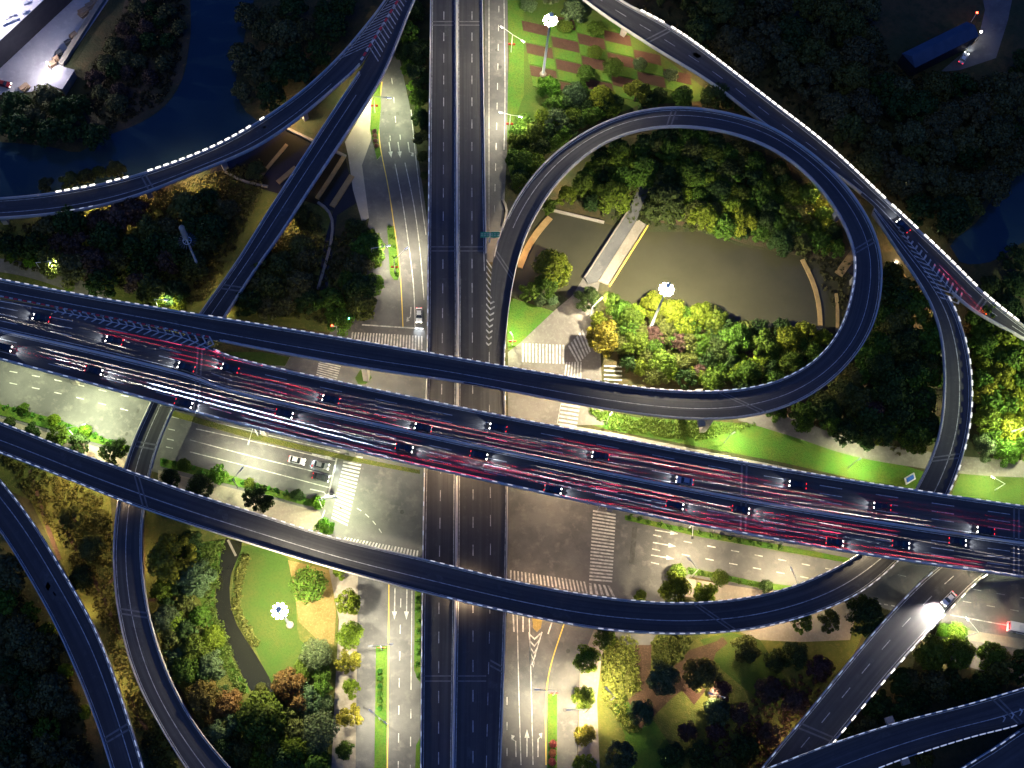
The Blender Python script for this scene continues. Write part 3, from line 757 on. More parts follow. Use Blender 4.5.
arc.edge_lamps('L', lambda x, y: x < 340 or 430 < x < 868, 2.6, LAMPM); arc.edge_lamps('R', lambda x, y: x < 130 or (440 < x < 905 and y > 500), 2.6, LAMPB, (1.4, .26, .2))
arc.edge_lamps('R', lambda x, y: x > 940 and y > 292, 3.2, LAMP, (1.6, .42, .25))
arc.line(0, rb.len, off=.8, w=.18); arc.line(0, rb.len, off=-.9, w=.18); arc.line(0, rb.len, u=.58, w=.2)
for x, y in ((140,490),(707,618),(955,465)): arc.joint(x, y)
arc.chevrons(((897,224),(964,294),(893,222),(941,299),9.1), 15, .6, frac=.45)
arc.piers([(60,464),(235,525),(385,570),(640,617),(725,616),(958,425),(957,345)])
arc.finish()
ne = Flyover('ramp_bridge', 'straight ramp with a glowing outer parapet beside the dark upper right wood', 'ramp',
    [(570,-40),(622,0),(650,14),(678.7,30),(725,64),(768,97.5),(828,144),(884.7,196.7),(948,256),(984.7,292.7),(1024,324),(1080,366)],
    [(545,-35),(588.7,3),(625,28),(662,51.7),(712,82),(768,126),(820,162),(860,191),(886,214),(907,241),(931,269),(949.7,290),(970,308),(1024,338),(1080,372)],
    [(0, 9), (1, 9)], win=6)
rb = ne.rib
ne.parapet('L'); ne.parapet('R', lambda x, y: x < 868 or x > 950)
ne.edge_lamps('L', lambda x, y: 640 < x < 1024, 2.2, LAMP, (1.7, .5, .25))
ne.line(0, rb.len, off=.9, w=.2); ne.line(0, rb.len, u=.5, w=.16, dash=(4, 5)); ne.line(0, rb.len, off=-.9, w=.18)
ne.joint(660, 30); ne.joint(980, 300); ne.piers([(620,24),(720,72),(820,152),(925,245),(1005,325)]); ne.finish()

# south-east ramp -----------------------------------------------------------------
se = Flyover('ramp_bridge', 'wide ramp rising from the lower right towards the busy viaduct, a bright headlight on it', 'ramp',
    [(715,830),(768,760),(808,712),(851,658.7),(891,612),(934.7,568.7),(970,545),(1024,530),(1090,524)],
    [(765,835),(812,770),(838,738.7),(868,702),(904.7,658.7),(954.7,606),(986,575),(1015,562),(1050,556),(1090,552)],
    [(0, 9), (1, 9)], win=5)
rb = se.rib
se.parapet('L'); se.parapet('R'); se.edge_lamps('L', lambda x, y: y > 560, 4.4, LAMPB, (1.6, .3, .22)); se.edge_lamps('R', lambda x, y: y > 575, 4.4, LAMP, (1.6, .34, .22))
se.line(0, rb.len, off=.9, w=.18); se.line(0, rb.len, off=-.9, w=.18); se.line(0, rb.len, u=.45, w=.2, dash=(3.5, 5)); se.joint(815,735)
se.piers([(795,760),(870,665),(930,600)]); se.finish()
q1 = Flyover('ramp_bridge', 'blue-dark ramp across the bottom right corner, the upper one of its fork', 'ramp',
    [(700,795),(774.7,765),(834.7,742),(901,721),(968,703.7),(1024,687),(1090,666)],
    [(820,800),(850,781),(891,763.7),(934.7,748.7),(981,735),(1013,727.5),(1045,716),(1090,700)], [(0, 14), (1, 14)], win=4)
q1.parapet('L'); q1.parapet('R', lambda x, y: x < 1017); q1.edge_lamps('L', None, 2.6, LAMPB, (1.6, .28, .2)); q1.edge_lamps('R', lambda x, y: x < 1017, 2.6, LAMPB, (1.6, .28, .2))
q1.line(0, q1.rib.len, u=.62, w=.18); q1.line(0, q1.rib.len, off=.9, w=.16)
q1.chevrons(((998,724),(1040,708),(998,718),(1040,700),14.03), 5, .5); q1.joint(1005,708); q1.piers([(900,740),(985,716)]); q1.finish()
q2 = Flyover('ramp_bridge', 'lower branch of the forked ramp in the bottom right corner', 'ramp',
    [(890,820),(930,790),(968,763.7),(1001,743.7),(1016,732),(1045,717),(1090,701)],
    [(960,840),(1000,812),(1040,785),(1070,765),(1090,755)], [(0, 13.98), (1, 13.98)], win=3)
q2.parapet('L', lambda x, y: x < 1018); q2.parapet('R'); q2.edge_lamps('L', lambda x, y: x < 1017, 2.6, LAMPB, (1.6, .28, .2)); q2.line(0, q2.rib.len, off=1.2, w=.16); q2.finish()
sw = Flyover('ramp_bridge', 'single ramp bending down the lower left corner beside the dark wood', 'ramp',
    [(-50,472),(0,532),(26.7,575),(53,622),(76.7,675),(96.7,726),(112,775),(124,820)],
    [(-50,420),(0,479),(26.7,512),(66.7,577),(96.7,630),(120,692),(143,765),(156,815)], [(0, 8), (1, 8)], win=6)
rb = sw.rib
sw.parapet('L'); sw.parapet('R'); sw.edge_lamps('R', None, 2.6, LAMPB, (1.5, .26, .2))
sw.line(0, rb.len, off=.8, w=.18); sw.line(0, rb.len, off=-.8, w=.18); sw.line(0, rb.len, u=.64, w=.2); sw.joint(112,730); sw.piers([(20,535),(70,620),(108,705)]); sw.finish()

# ------------------------------------------------------------------ concrete beams in the water, footbridge
def beam(px, w, label, h=.5, mt='tan'):
    L, Rr = strip_poly(px, w); b = MB(); P = [tuple(p) for p in L]+[tuple(p) for p in Rr[::-1]]
    b.prism(P, 0, h); return tag(b.build('concrete_beam', M[mt]), label, 'beam')
beam([(287,145),(276,158),(262,175)], 1.0, 'concrete beam lying in the canal left of the diagonal ramp')
beam([(296,168),(288,174),(278,183)], 1.5, 'shorter concrete beam beside the left edge of the diagonal ramp')
beam([(344,157),(330,180),(317,199)], 1.2, 'pale concrete beam in the canal just right of the diagonal ramp', .6, 'tan')
beam([(352,176),(342,192),(332,207)], 1.7, 'double concrete beam at the canal end beside the pale pavement')
beam([(550,218),(535,234),(526,250),(519,268)], 1.9, 'tan curved concrete beam in the pond by the loop ramp')
beam([(802,260),(813,280),(819,302),(820,326)], 1.3, 'long curved concrete beam in the pond left of the loop ramp')
beam([(836,294),(838,312),(837,332)], .9, 'short upright concrete beam in the pond beside the loop ramp')
beam([(855,252),(838,275)], 2.6, 'stubby slanting beam under the inner edge of the loop ramp')
beam([(896,268),(908,284)], 1.4, 'slanting concrete beam between the loop ramp and the right ramp')
fb = empty('footbridge', at(620,245,0)); tag(fb, 'footbridge with a grey lane and a pale deck crossing the pond', 'footbridge'); fo = fb.location.copy()
def fpart(name, px, z0, z1, mt):
    b = MB(); b.prism([at(x, y, z1)-fo for x, y in px], z0, z1); return b.build(name, M[mt], fb)
fpart('lane', [(650,163),(658,170),(641,208),(637,219),(598,281),(588,284),(584,276),(614,230),(628,211)], 0, .5, 'asphalt')
fpart('deck', [(637.5,219),(647,225),(609,285),(598.5,281)], 0, .55, 'paving')
fpart('rail', [(647.3,225),(648.6,225.6),(610.6,285.6),(609.2,285)], 0, 1.3, 'yellow')
fpart('rail', [(627,211),(628,211.6),(585,277.6),(584,277)], 0, 1.3, 'paving')

# ------------------------------------------------------------------ lights
LSC = 1.0
def point_light(name, loc, power, color, radius=.4, parent=None):
    d = bpy.data.lights.new(name, 'POINT'); d.energy = power*LSC; d.color = color; d.shadow_soft_size = radius
    o = bpy.data.objects.new(name, d); C.objects.link(o); o.location = loc
    if parent: o.parent = parent
    return o
def spot_light(name, loc, direction, power, color, angle, blend=.5, radius=.15, parent=None):
    d = bpy.data.lights.new(name, 'SPOT'); d.energy = power*LSC; d.color = color; d.spot_size = R(angle); d.spot_blend = blend; d.shadow_soft_size = radius
    o = bpy.data.objects.new(name, d); C.objects.link(o); o.location = loc
    o.rotation_euler = Vector(direction).to_track_quat('-Z', 'Y').to_euler()
    if parent: o.parent = parent
    return o
WARM, WHITE, GREENISH, COOL, SODIUM = (1, .8, .48), (1, .89, .62), (.93, 1, .57), (.8, .88, 1), (1, .68, .38)

# high masts
def high_mast(base, h, label, power, color, lit=True):
    o = empty('high_mast', base); tag(o, label, 'light mast', 'high mast lights of the interchange')
    b = MB(); b.tube([(0, 0, 0), (0, 0, h*.5), (0, 0, h)], [.45, .33, .2], 12); b.build('pole', M['steel'], o, True)
    b = MB(); b.tube([(0, 0, -.02), (0, 0, .5)], [1.1, .9], 12); b.build('base', M['pale'], o)
    b = MB()
    R_ = 1.15
    b.tube([(R_*math.cos(t), R_*math.sin(t), h-1.6) for t in np.linspace(0, 2*math.pi, 17)], .09, 6)
    for k in range(6):
        t = k*math.pi/3; b.tube([(0, 0, h-.9), (R_*math.cos(t), R_*math.sin(t), h-1.6)], .06, 5)
    b.build('lamp_ring', M['steel'], o)
    c = 0 if lit else 5.5
    b = MB(); b.tube([(0, 0, h-.2), (0, 0, h+.5), (0, 0, h+1.2+c), (0, 0, h+1.7+c), (0, 0, h+2.6+c)], [.35, .75, .75, .3, .04], 12); b.build('cap', M['pale'] if not lit else M['steel'], o)
    n = 10 if lit else 20
    for k in range(n):
        t = 2*math.pi*k/n; d = Vector((math.cos(t), math.sin(t), 0))
        b = MB(); b.box((0, 0, 0), (.95, .5, .3) if lit else (1.1, .2, .12)); l = b.build('floodlight', MASTGLOW if lit else M['dark_metal'], o)
        l.location = d*(R_+(.4 if lit else .8))+Vector((0, 0, h-1.6)); l.rotation_euler = (0, R(22), t)
    if lit: spot_light('mast_light', (0, 0, h-2.4), (0, 0, -1), power, color, 152, .45, .9, o)
    return o
high_mast(at(543,74), 30, 'lit white mast rising from the chequered garden at the top', 47000, WHITE)
high_mast(at(650,329), 31, 'lit white mast among the trees on the near pond bank', 190000, WHITE)
high_mast(at(201,273), 23.5, 'unlit grey mast in the dark trees beside the diagonal ramp', 0, WHITE, False)
high_mast(at(290,625), 25, 'glaring mast on the lawn beside the creek', 78000, WHITE)

high_mast(at(1078,440), 30, 'unseen high mast just beyond the right edge, placed to light the bright trees', 110000, GREENISH)  # out of view, placed to light the right ramp and trees
# street lamps
lamp_n = 0
def street_lamp(base, head_px, label, power, color, h=9.5, arms=1, disc=False, lit=True, angle=150, glow=True):
    """pole at base pixel, arm pointing to a second pixel"""
    b0 = at(*base); hd = at(*head_px, h) if head_px else None
    o = empty('street_lamp', b0); tag(o, label, 'street lamp', 'street lamps of the interchange')
    dirv = (Vector((hd.x, hd.y, 0))-Vector((b0.x, b0.y, 0)))
    if dirv.length < .5: dirv = Vector((1, 0, 0))
    Lr = min(4.5, dirv.length); e = dirv.normalized(); ang = math.atan2(e.y, e.x)
    b = MB(); b.tube([(0, 0, 0), (0, 0, h)], [.16, .09], 8); b.build('pole', M['steel'], o)
    for s in ((1,) if arms == 1 else (1, -1)):
        b = MB(); b.tube([(0, 0, h-.1), tuple(e*s*Lr*.6+Vector((0, 0, h+.15))), tuple(e*s*Lr+Vector((0, 0, h+.2)))], .08, 6); b.build('arm', M['steel'], o)
        b = MB(); b.box((0, 0, 0), (1.3, .45, .18), None, 0); hdm = b.build('lamp_head', M['steel'], o); hdm.location = e*s*(Lr+.4)+Vector((0, 0, h+.22)); hdm.rotation_euler = (0, 0, ang)
        if lit:
            b = MB(); b.box((0, 0, 0), (1.15, .4, .08)); q = b.build('lens', STREETGLOW, hdm); q.location = (0, 0, -.13)
            spot_light('lamp_light', e*s*(Lr+.4)+Vector((0, 0, h-.1)), (0, 0, -1), power, color, angle, .6, .25, o)
    if disc:
        for s in (-1, 1):
            b = MB(); b.box((0, 0, 0), (.8, .14, 1.0)); q = b.build('banner', M['red'], o); q.location = (s*.65, 0, h*.45)
    return o
SL = 9000
for a in [
    ((511,52),(503,28),'double armed lamp with two red banners on the grass beside the north service road',SL*.42,WHITE,9.5,2,True),
    ((509,131),(502,113),'double armed lamp with red banners further down the north service road',SL*.5,WHITE,9.5,2,True),
    ((375,113),(388,98),'lamp with red banners on the bright green strip beside the diagonal ramp',SL*1.1,GREENISH,9.5,1,True),
    ((395,273),(415,241),'tall lamp reaching over the lanes from the rounded traffic island',SL*1.0,WHITE,9.5,1,True),
    ((373,262),(388,246),'lamp arm at the bushes on the left side of the north-west street',SL*.6,WHITE,9.5,1,False),
    ((258,436),(244,460),'lamp leaning over the west street lanes before the waiting cars',SL*.8,WHITE,9.5,1,False),
    ((238,488),(241,470),'lamp on the side lane below the west street',SL*.7,GREENISH,9,1,False),
    ((76,438),(82,425),'lamp on the left end of the west street verge',SL*1.3,GREENISH,9.5,1,False),
    ((322,508),(334,498),'lamp at the corner of the west crosswalk',SL*1.3,GREENISH,9.5,1,False),
    ((382,650),(372,646),'lamp with red banners at the head of the south-west median',SL*.62,WHITE,9.5,2,True),
    ((380,720),(372,712),'lamp standing in the south-west median hedge',SL*.5,WHITE,9.5,2,False),
    ((553,695),(530,689),'lamp with a long bright arm over the south-east lanes',SL*.8,WHITE,9.5,1,True),
    ((584,712),(570,710),'lamp with a white arm over the south-east side lane',SL*1.6,WARM,9,1,False),
    ((611,700),(608,690),'white post lamp on the yellow-green shrubs of the dim park',SL*1.5,WARM,8,1,False),
    ((720,700),(712,694),'lamp post between the purplish trees of the dim park',SL*.6,WARM,7,1,False),
    ((692,576),(690,560),'lamp on the east street verge by the dark round tree',SL*1.5,WARM,9.5,1,False),
    ((790,592),(792,570),'lamp further right along the east street verge',SL*1.3,WARM,9.5,1,False),
    ((606,424),(610,415),'lamp on the bright grass right of the small crosswalk',SL*.6,GREENISH,7,1,False),
    ((724,443),(732,434),'lamp on the grass strip between the loop ramp and busy viaduct',SL*.8,GREENISH,7,1,False),
    ((848,468),(858,460),'lamp on the grass left of the blue sign',SL*.9,GREENISH,7,1,False),
    ((995,490),(994,478),'thin lamp on the grass right of the curving ramp',SL*.5,GREENISH,7,1,False),
    ((512,345),(512,335),'lamp on the bright lawn by the zebra crossing',SL*.6,GREENISH,6.5,1,True),
    ((590,316),(600,300),'lamp beside the path near the dark tree',SL*.8,WARM,7,1,False),
    ((965,637),(968,620),'lamp by the bus lane at the right edge',SL*1.6,WHITE,9.5,1,False),
    ((1008,440),(1000,436),'lamp in the bright trees at the right edge',SL*1.5,GREENISH,14,1,False),
    ((44,274),(48,262),'lamp beside the path in the left wood',SL*.7,GREENISH,8,1,False),
    ((160,310),(165,300),'lamp in the wood next to the loop ramp on the left',SL*.3,GREENISH,8,1,False),
]: street_lamp(*a)

# lamps bolted under the decks (they light the underpasses)
def under_lamp(fly, px, py, power, color, u=.5):
    rb = fly.rib; m = rb.nearest(px, py); p = rb.P(m, u)-Vector((0, 0, fly.thick+.12))
    b = MB(); b.box((0, 0, 0), (1.2, .4, .16)); l = b.build('underdeck_lamp', [STREETGLOW], fly.root); l.location = p-fly.o
    spot_light('underdeck_light', p-fly.o-Vector((0, 0, .2)), (0, 0, -1), power, color, 165, .5, .3, fly.root)
for fly, px, py, pw, col, u in [
    (main,365,420,16000,WHITE,.5),(main,460,440,9000,SODIUM,.5),(main,560,460,12000,SODIUM,.5),(main,680,485,9000,WARM,.6),(main,260,400,9000,WHITE,.6),(main,100,350,20000,GREENISH,.85),(main,860,520,9000,WARM,.7),
    (main,980,545,7000,WARM,.7),(loop,330,352,6000,WARM,.5),(loop,390,363,8000,WARM,.5),(loop,530,383,8000,WARM,.5),(loop,640,405,4000,WARM,.5),(arc,385,572,9000,WHITE,.5),(arc,545,605,8000,SODIUM,.5),(arc,760,612,4000,SODIUM,.5),(arc,300,545,5000,WARM,.5),
    (arc,470,590,5000,SODIUM,.5),(diag,305,170,7000,SODIUM,.5),(diag,360,85,6000,WARM,.5),(diag,250,250,5000,SODIUM,.5),(diag,225,290,4000,SODIUM,.5),(diag,280,205,4000,SODIUM,.5),(diag,128,560,2500,SODIUM,.5),(fork,290,105,3500,SODIUM,.5),(fork,190,165,5000,SODIUM,.6),(fork,70,202,5000,SODIUM,.6),(fork,0,208,7000,SODIUM,.6),(fork,130,186,4500,SODIUM,.6),
    (ne,640,35,3500,SODIUM,.8),(ne,700,70,3500,SODIUM,.8),(ne,920,240,3000,SODIUM,.6),(loop,868,262,5000,WARM,.5),(loop,505,235,4000,SODIUM,.5),(loop,560,160,2500,WARM,.5),(loop,700,116,2500,SODIUM,.5),(loop,840,190,3500,SODIUM,.5),(arc,950,300,2500,SODIUM,.5),
    (arc,60,465,7000,SODIUM,.7),(arc,110,490,5000,SODIUM,.7),(arc,640,620,6000,WARM,.7),(arc,720,620,6000,WARM,.7),(main,15,335,14000,GREENISH,.8),(sw,30,545,4000,SODIUM,.8),(sw,100,690,3000,SODIUM,.7),(sw,70,615,4000,SODIUM,.7),(diag,140,650,1800,SODIUM,.3),(se,800,740,2200,SODIUM,.3),(se,880,650,1800,SODIUM,.3)]:
    under_lamp(fly, px, py, pw, col, u)

# ------------------------------------------------------------------ vehicles
def car_proto(name, paint):
    root = empty(name)
    prof = [(-2.25,.35),(-2.28,.75),(-2.1,.95),(-1.75,1.0),(1.0,.95),(1.95,.82),(2.25,.62),(2.28,.35)]
    b = MB(); hw = .9
    secs = [(-hw*.96, .0), (-hw, .0), (hw, .0), (hw*.96, .0)]
    for s in (-1, 1):
        b.face([(x, s*hw, z) for x, z in (prof if s == -1 else prof[::-1])])
    n = len(prof)
    for i in range(n):
        p, q = prof[i], prof[(i+1) % n]; b.face([(p[0], -hw, p[1]), (p[0], hw, p[1]), (q[0], hw, q[1]), (q[0], -hw, q[1])][::-1])
    b.face([(-1.15, -.62, 1.44), (.25, -.62, 1.44), (.25, .62, 1.44), (-1.15, .62, 1.44)])   # roof
    for s in (-1, 1):
        for x0, x1 in ((-1.18,-1.02),(-.3,-.2),(.2,.34)):
            b.box(((x0+x1)/2, s*.7, 1.2), (.1, .08, .5))
    body = b.build('body', M[paint], root)
    b = MB()
    lo = [(-1.75,-.84,.985),(1.0,-.84,.95),(1.0,.84,.95),(-1.75,.84,.985)]; hi = [(-1.15,-.62,1.42),(.25,-.62,1.42),(.25,.62,1.42),(-1.15,.62,1.42)]
    for j in range(4): b.face([lo[j], lo[(j+1) % 4], hi[(j+1) % 4], hi[j]])
    b.face(hi)
    b.build('window', M['glass'], root)
    for x in (-1.35, 1.38):
        for s in (-1, 1):
            b = MB(); b.tube([(0, -.11, 0), (0, .11, 0)], .33, 12); w = b.build('wheel', M['tyre'], root); w.location = (x, s*.82, .33)
    for s in (-1, 1):
        b = MB(); b.box((0, 0, 0), (.22, .36, .16)); l = b.build('headlight', HEADGLOW, root); l.location = (2.2, s*.62, .66)
        b = MB(); b.box((0, 0, 0), (.14, .38, .16)); l = b.build('taillight', TAILGLOW, root); l.location = (-2.24, s*.64, .78)
    return root
PROTO = {k: car_proto('car', k+'_car') for k in ('white', 'silver', 'dark', 'red')}
BEAMS = {}
def streak_lamp(name, loc, sgn, power, color, parent):
    """car lamp spot, beam shaped to draw a streak in place of light trails"""
    key = (name, round(power), color)
    if key not in BEAMS:
        d = bpy.data.lights.new(name, 'SPOT'); d.energy = power; d.color = color; d.spot_size = R(5); d.spot_blend = .1; d.shadow_soft_size = .03
        d.use_nodes = True; nt = d.node_tree; em = nt.nodes['Emission']
        tc = nt.nodes.new('ShaderNodeTexCoord'); sp = nt.nodes.new('ShaderNodeSeparateXYZ'); nt.links.new(tc.outputs['Normal'], sp.inputs[0])
        def m(op, a, b=None, c=None):
            n = nt.nodes.new('ShaderNodeMath'); n.operation = op
            for q, v in enumerate((a, b, c)):
                if v is None: continue
                if isinstance(v, (int, float)): n.inputs[q].default_value = v
                else: nt.links.new(v, n.inputs[q])
            return n.outputs[0]
        z = m('ABSOLUTE', sp.outputs[2]); x = m('DIVIDE', sp.outputs[0], z); y = m('DIVIDE', sp.outputs[1], z)
        th = m('ADD', m('MULTIPLY', y, BSIGN), .034)
        side = m('POWER', 2.718, m('MULTIPLY', m('POWER', m('ABSOLUTE', m('DIVIDE', x, m('MULTIPLY', th, .16))), 2), -1))
        def rampf(v, a, b):
            n = nt.nodes.new('ShaderNodeMapRange'); n.interpolation_type = 'SMOOTHSTEP'; n.inputs[1].default_value = a; n.inputs[2].default_value = b; nt.links.new(v, n.inputs[0]); return n.outputs[0]
        far = rampf(th, .0095, .0125); near = rampf(th, .068, .05)
        prof = m('POWER', m('DIVIDE', .025, m('MAXIMUM', th, .009)), 2.7)  # evens the streak over its length, like a light trail
        st = m('MULTIPLY', m('MULTIPLY', prof, side), m('MULTIPLY', far, near))
        nt.links.new(st, em.inputs['Strength']); BEAMS[key] = d
    o = bpy.data.objects.new(name, BEAMS[key]); C.objects.link(o); o.parent = parent; o.location = loc
    o.rotation_euler = Vector((sgn, 0, -.034)).to_track_quat('-Z', 'Y').to_euler()
    return o
BSIGN = -1
HB, TB = 4.0e6, 1.7e6
used = set()
def place_car(kind, loc, heading, label, group=None, beam=None, tail=None, beamcol=(1, .93, .8)):
    """heading: world unit vector; beam/tail: power of the streak spots at the headlights / tail lamps"""
    if kind in used: o = link_copy(PROTO[kind])
    else: o = PROTO[kind]; used.add(kind)
    h = Vector(heading); o.location = loc; o.rotation_euler = (0, -math.asin(max(-1, min(1, h.z))), math.atan2(h.y, h.x))
    for k in ('group',):
        if k in o: del o[k]
    tag(o, label, 'car', group)
    if beam == -1:
        for k in (-1, 1): spot_light('headlight_beam', (2.4, k*.62, .75), (1, 0, -.2), 700, (.85, .92, 1), 55, .8, .05, o)
    elif beam:
        for k in (-1, 1): streak_lamp('headlight_beam', (2.4, k*.62, .75), 1, beam, beamcol, o)
    if tail:
        for k in (-1, 1): streak_lamp('taillight_streak', (-2.4, k*.64, .8), -1, tail, (1, .03, .07), o)  # added red streak on the road behind the car
    return o
def road_car(fly, px, py, u, kind, fwd, label, group, beam=None, tail=None, col=(1, .93, .8)):
    rb = fly.rib; m = rb.nearest(px, py); p = rb.P(m, u, dz=.03); d = (rb.P(min(rb.len, m+(22 if fly is main else 2)), u)-rb.P(max(0, m-(22 if fly is main else 2)), u)).normalized()*(1 if fwd else -1)
    return place_car(kind, p, d, label, group, beam, tail, col)
def ground_car(px, py, dx, dy, kind, label, beam=None, tail=None, group=None, z=.14):
    p = at(px, py, z); d = (at(px+dx, py+dy, z)-p).normalized(); return place_car(kind, p, d, label, group, beam, tail)
ground_car(297,461,1,.22,'white','white car queuing behind the two at the west stop line',-1)
ground_car(321,466,1,.22,'silver','silver car first at the west stop line in the upper lane',-1)
ground_car(321,478,1,.22,'dark','dark car first at the west stop line in the lower lane',-1)
ground_car(419,316,0,1,'white','white car waiting alone at the stop line of the north-west street',-1)
ground_car(963,59,.5,-.8,'white','pale car parked beside the blue roofed shed')
ground_car(4,85,1,.2,'red','red vehicle parked in the pale yard at the left edge')
gW = 'cars driving west on the busy viaduct'; gE = 'cars driving east on the busy viaduct'
west = [(40,.2,'dark',.4,1.3),(118,.31,'dark',.35,2.0),(185,.43,'dark',.5,1.0),(232,.2,'dark',.2,2.2),(330,.31,'dark',.25,1.6),(430,.43,'dark',.7,.5),(505,.2,'dark',.25,2.2),(600,.31,'dark',.4,.8),(690,.43,'silver',.5,.5),(800,.2,'dark',.8,.3),(880,.31,'dark',.9,.4),(985,.43,'dark',.9,.5)]
ords = ['first','second','third','fourth','fifth','sixth','seventh','eighth','ninth','tenth','eleventh','twelfth','thirteenth','fourteenth','fifteenth','sixteenth','seventeenth','eighteenth','nineteenth','twentieth','twenty-first','twenty-second']
for i, (x, u, k, hb, tb) in enumerate(sorted(west)):
    y = 328+x*.21
    road_car(main, x, y, u, k, False, f'{k} car driving west on the busy viaduct, {ords[i]} from the left', gW, HB*hb, TB*tb)
east = [(-18,.68,'dark',1.2,0,0),(6,.79,'dark',1.8,0,0),(98,.80,'dark',8.0,.3,1),(190,.92,'dark',.8,0,1),(290,.68,'dark',.9,.5,0),(410,.79,'dark',.8,.6,1),(480,.66,'dark',1.2,.6,0),(560,.92,'dark',.3,1.4,0),(680,.79,'dark',.5,1.6,1),(745,.68,'dark',.6,2.4,0),(835,.9,'dark',.4,1.8,0),(905,.79,'dark',.4,2.4,0),(960,.64,'dark',.7,1.8,0),(1040,.9,'dark',.4,2.2,0)]
for i, (x, u, k, bm, tb, cool) in enumerate(sorted(east)):
    y = 335+x*.2
    road_car(main, x, y, u, k, True, f'{k} car driving east on the busy viaduct, {ords[i]} from the left', gE, HB*bm, TB*tb, (.62, .8, 1) if cool else (1, .93, .82))
road_car(se, 948, 594, .78, 'white', False, 'white car with dazzling headlights on the ramp at lower right', None, None)
sc_ = bpy.data.objects['car.'] if False else [o for o in bpy.data.objects if o.get('label', '').startswith('white car with dazzling')][0]
for k in (-1, 1): spot_light('headlight_beam', (2.5, k*.62, .9), (1, 0, -.45), 42000, (1, .95, .85), 88, 1, .06, sc_)
road_car(ne, 905, 228, .55, 'dark', False, 'dark car on the upper right ramp above the loop', None, None, TB*1.5)
for k in ('white', 'silver', 'dark', 'red'):
    if k not in used: bpy.data.objects.remove(PROTO[k])

# bus
bp = at(1016,629,.15); bd = (at(1060,638,.15)-at(1016,629,.15)).normalized()
bus = empty('bus', bp, math.atan2(bd.y, bd.x)); tag(bus, 'white city bus with red rear lights in the street at the right edge', 'bus')
b = MB(); b.box((2.5, 0, 1.75), (10.5, 2.5, 2.7)); b.box((2.5, 0, 3.12), (10.2, 2.3, .1)); b.build('body', M['white_car'], bus)
for s in (-1, 1):
    b = MB(); b.box((2.5, s*1.26, 2.2), (9.6, .04, .9)); b.build('window', M['glass'], bus)
    for x in (-.6, 5.6):
        b = MB(); b.tube([(0, -.15, 0), (0, .15, 0)], .48, 12); w = b.build('wheel', M['tyre'], bus); w.location = (x, s*1.12, .48)
    b = MB(); b.box((-2.78, s*.95, 1.1), (.08, .4, .4)); b.build('taillight', TAILGLOW, bus)
b = MB(); b.box((-2.77, 0, 2.3), (.05, 2, .9)); b.build('rear_window', M['glass'], bus)
for x in (.5, 4.8):
    b = MB(); b.box((x, 0, 3.28), (1.6, 1.2, .25)); b.build('roof_unit', M['steel'], bus)
point_light('tail_glow', (-3.6, 0, 1.2), 300, (1, .05, .05), .2, bus)

# person on the crossing
def person(loc, rz, label):
    J = [((0,0,.92),.15),((0,0,1.15),.15),((0,0,1.38),.16),((0,0,1.5),.07),((0,.02,1.63),.1),((0,.02,1.72),.085),
         ((.1,0,.85),.1),((.12,.12,.48),.075),((.12,.0,.08),.05),((.12,.16,.05),.045),((-.1,0,.85),.1),((-.12,-.1,.48),.075),((-.12,-.28,.1),.05),((-.12,-.14,.05),.045),
         ((.2,0,1.38),.07),((.27,-.1,1.12),.05),((.28,.02,.9),.04),((-.2,0,1.38),.07),((-.27,.1,1.12),.05),((-.28,.2,.92),.04)]
    E = [(0,1),(1,2),(2,3),(3,4),(4,5),(0,6),(6,7),(7,8),(8,9),(0,10),(10,11),(11,12),(12,13),(2,14),(14,15),(15,16),(2,17),(17,18),(18,19)]
    me = bpy.data.meshes.new('person'); me.from_pydata([j[0] for j in J], E, []); me.materials.append(M['cloth'])
    o = bpy.data.objects.new('person', me); C.objects.link(o); o.location = loc; o.rotation_euler = (0, 0, rz)
    o.modifiers.new('skin', 'SKIN'); sv = me.skin_vertices[0].data
    for i, (_, r) in enumerate(J): sv[i].radius = (r, r)
    sv[0].use_root = True
    o.modifiers.new('sub', 'SUBSURF').levels = 1
    h = MB(); h.tube([(0, .01, 1.7), (0, .0, 1.77), (0, 0, 1.83)], [.12, .11, .04], 8); h.build('hair', M['hair'], o)
    return tag(o, label, 'person')
person(at(341,509,.2), R(20), 'person in a brown coat walking on the west crosswalk')

# signs
def gantry(base, px_a, px_b, label):
    a, b_ = at(*px_a, 12.5), at(*px_b, 12.5); c = (a+b_)/2; o = empty('gantry_sign', (c.x, c.y, 7)); tag(o, label, 'road sign')
    d = b_-a; ang = math.atan2(d.y, d.x)
    b = MB(); b.tube([(0, 0, 0), (0, 0, 5.8)], .16, 8); b.build('pole', M['steel'], o)
    for s in (-1, 1):
        b = MB(); b.box((s*d.length*.25, 0, 0), (d.length*.46, .12, 2.2)); q = b.build('sign_panel', M['sign_green'], o); q.location = (0, -.12, 5.3); q.rotation_euler = (R(-18), 0, ang)
        mk = MB()
        for r_ in range(2):
            for k in range(3): mk.box((s*d.length*.25+(k-1)*.9, -.07, .4-r_*.75), (.6, .02, .22))
        mk.build('lettering', M['paint'], q)
gantry(None, (480,234), (500,234), 'green direction sign over the end of the north service road')
o = empty('information_sign', at(908,480)); tag(o, 'tilted blue and white sign board on the grass beside the curving ramp', 'sign')
b = MB(); b.box((0, 0, 1.6), (3.4, .3, 2.2), Matrix.Rotation(R(30), 3, 'Z') @ Matrix.Rotation(R(-50), 3, 'X')); b.build('board', M['steel'], o)
b = MB(); b.box((0, -.02, 1.86), (2.4, .3, 1.3), Matrix.Rotation(R(30), 3, 'Z') @ Matrix.Rotation(R(-50), 3, 'X')); b.build('panel', M['sign_blue'], o)
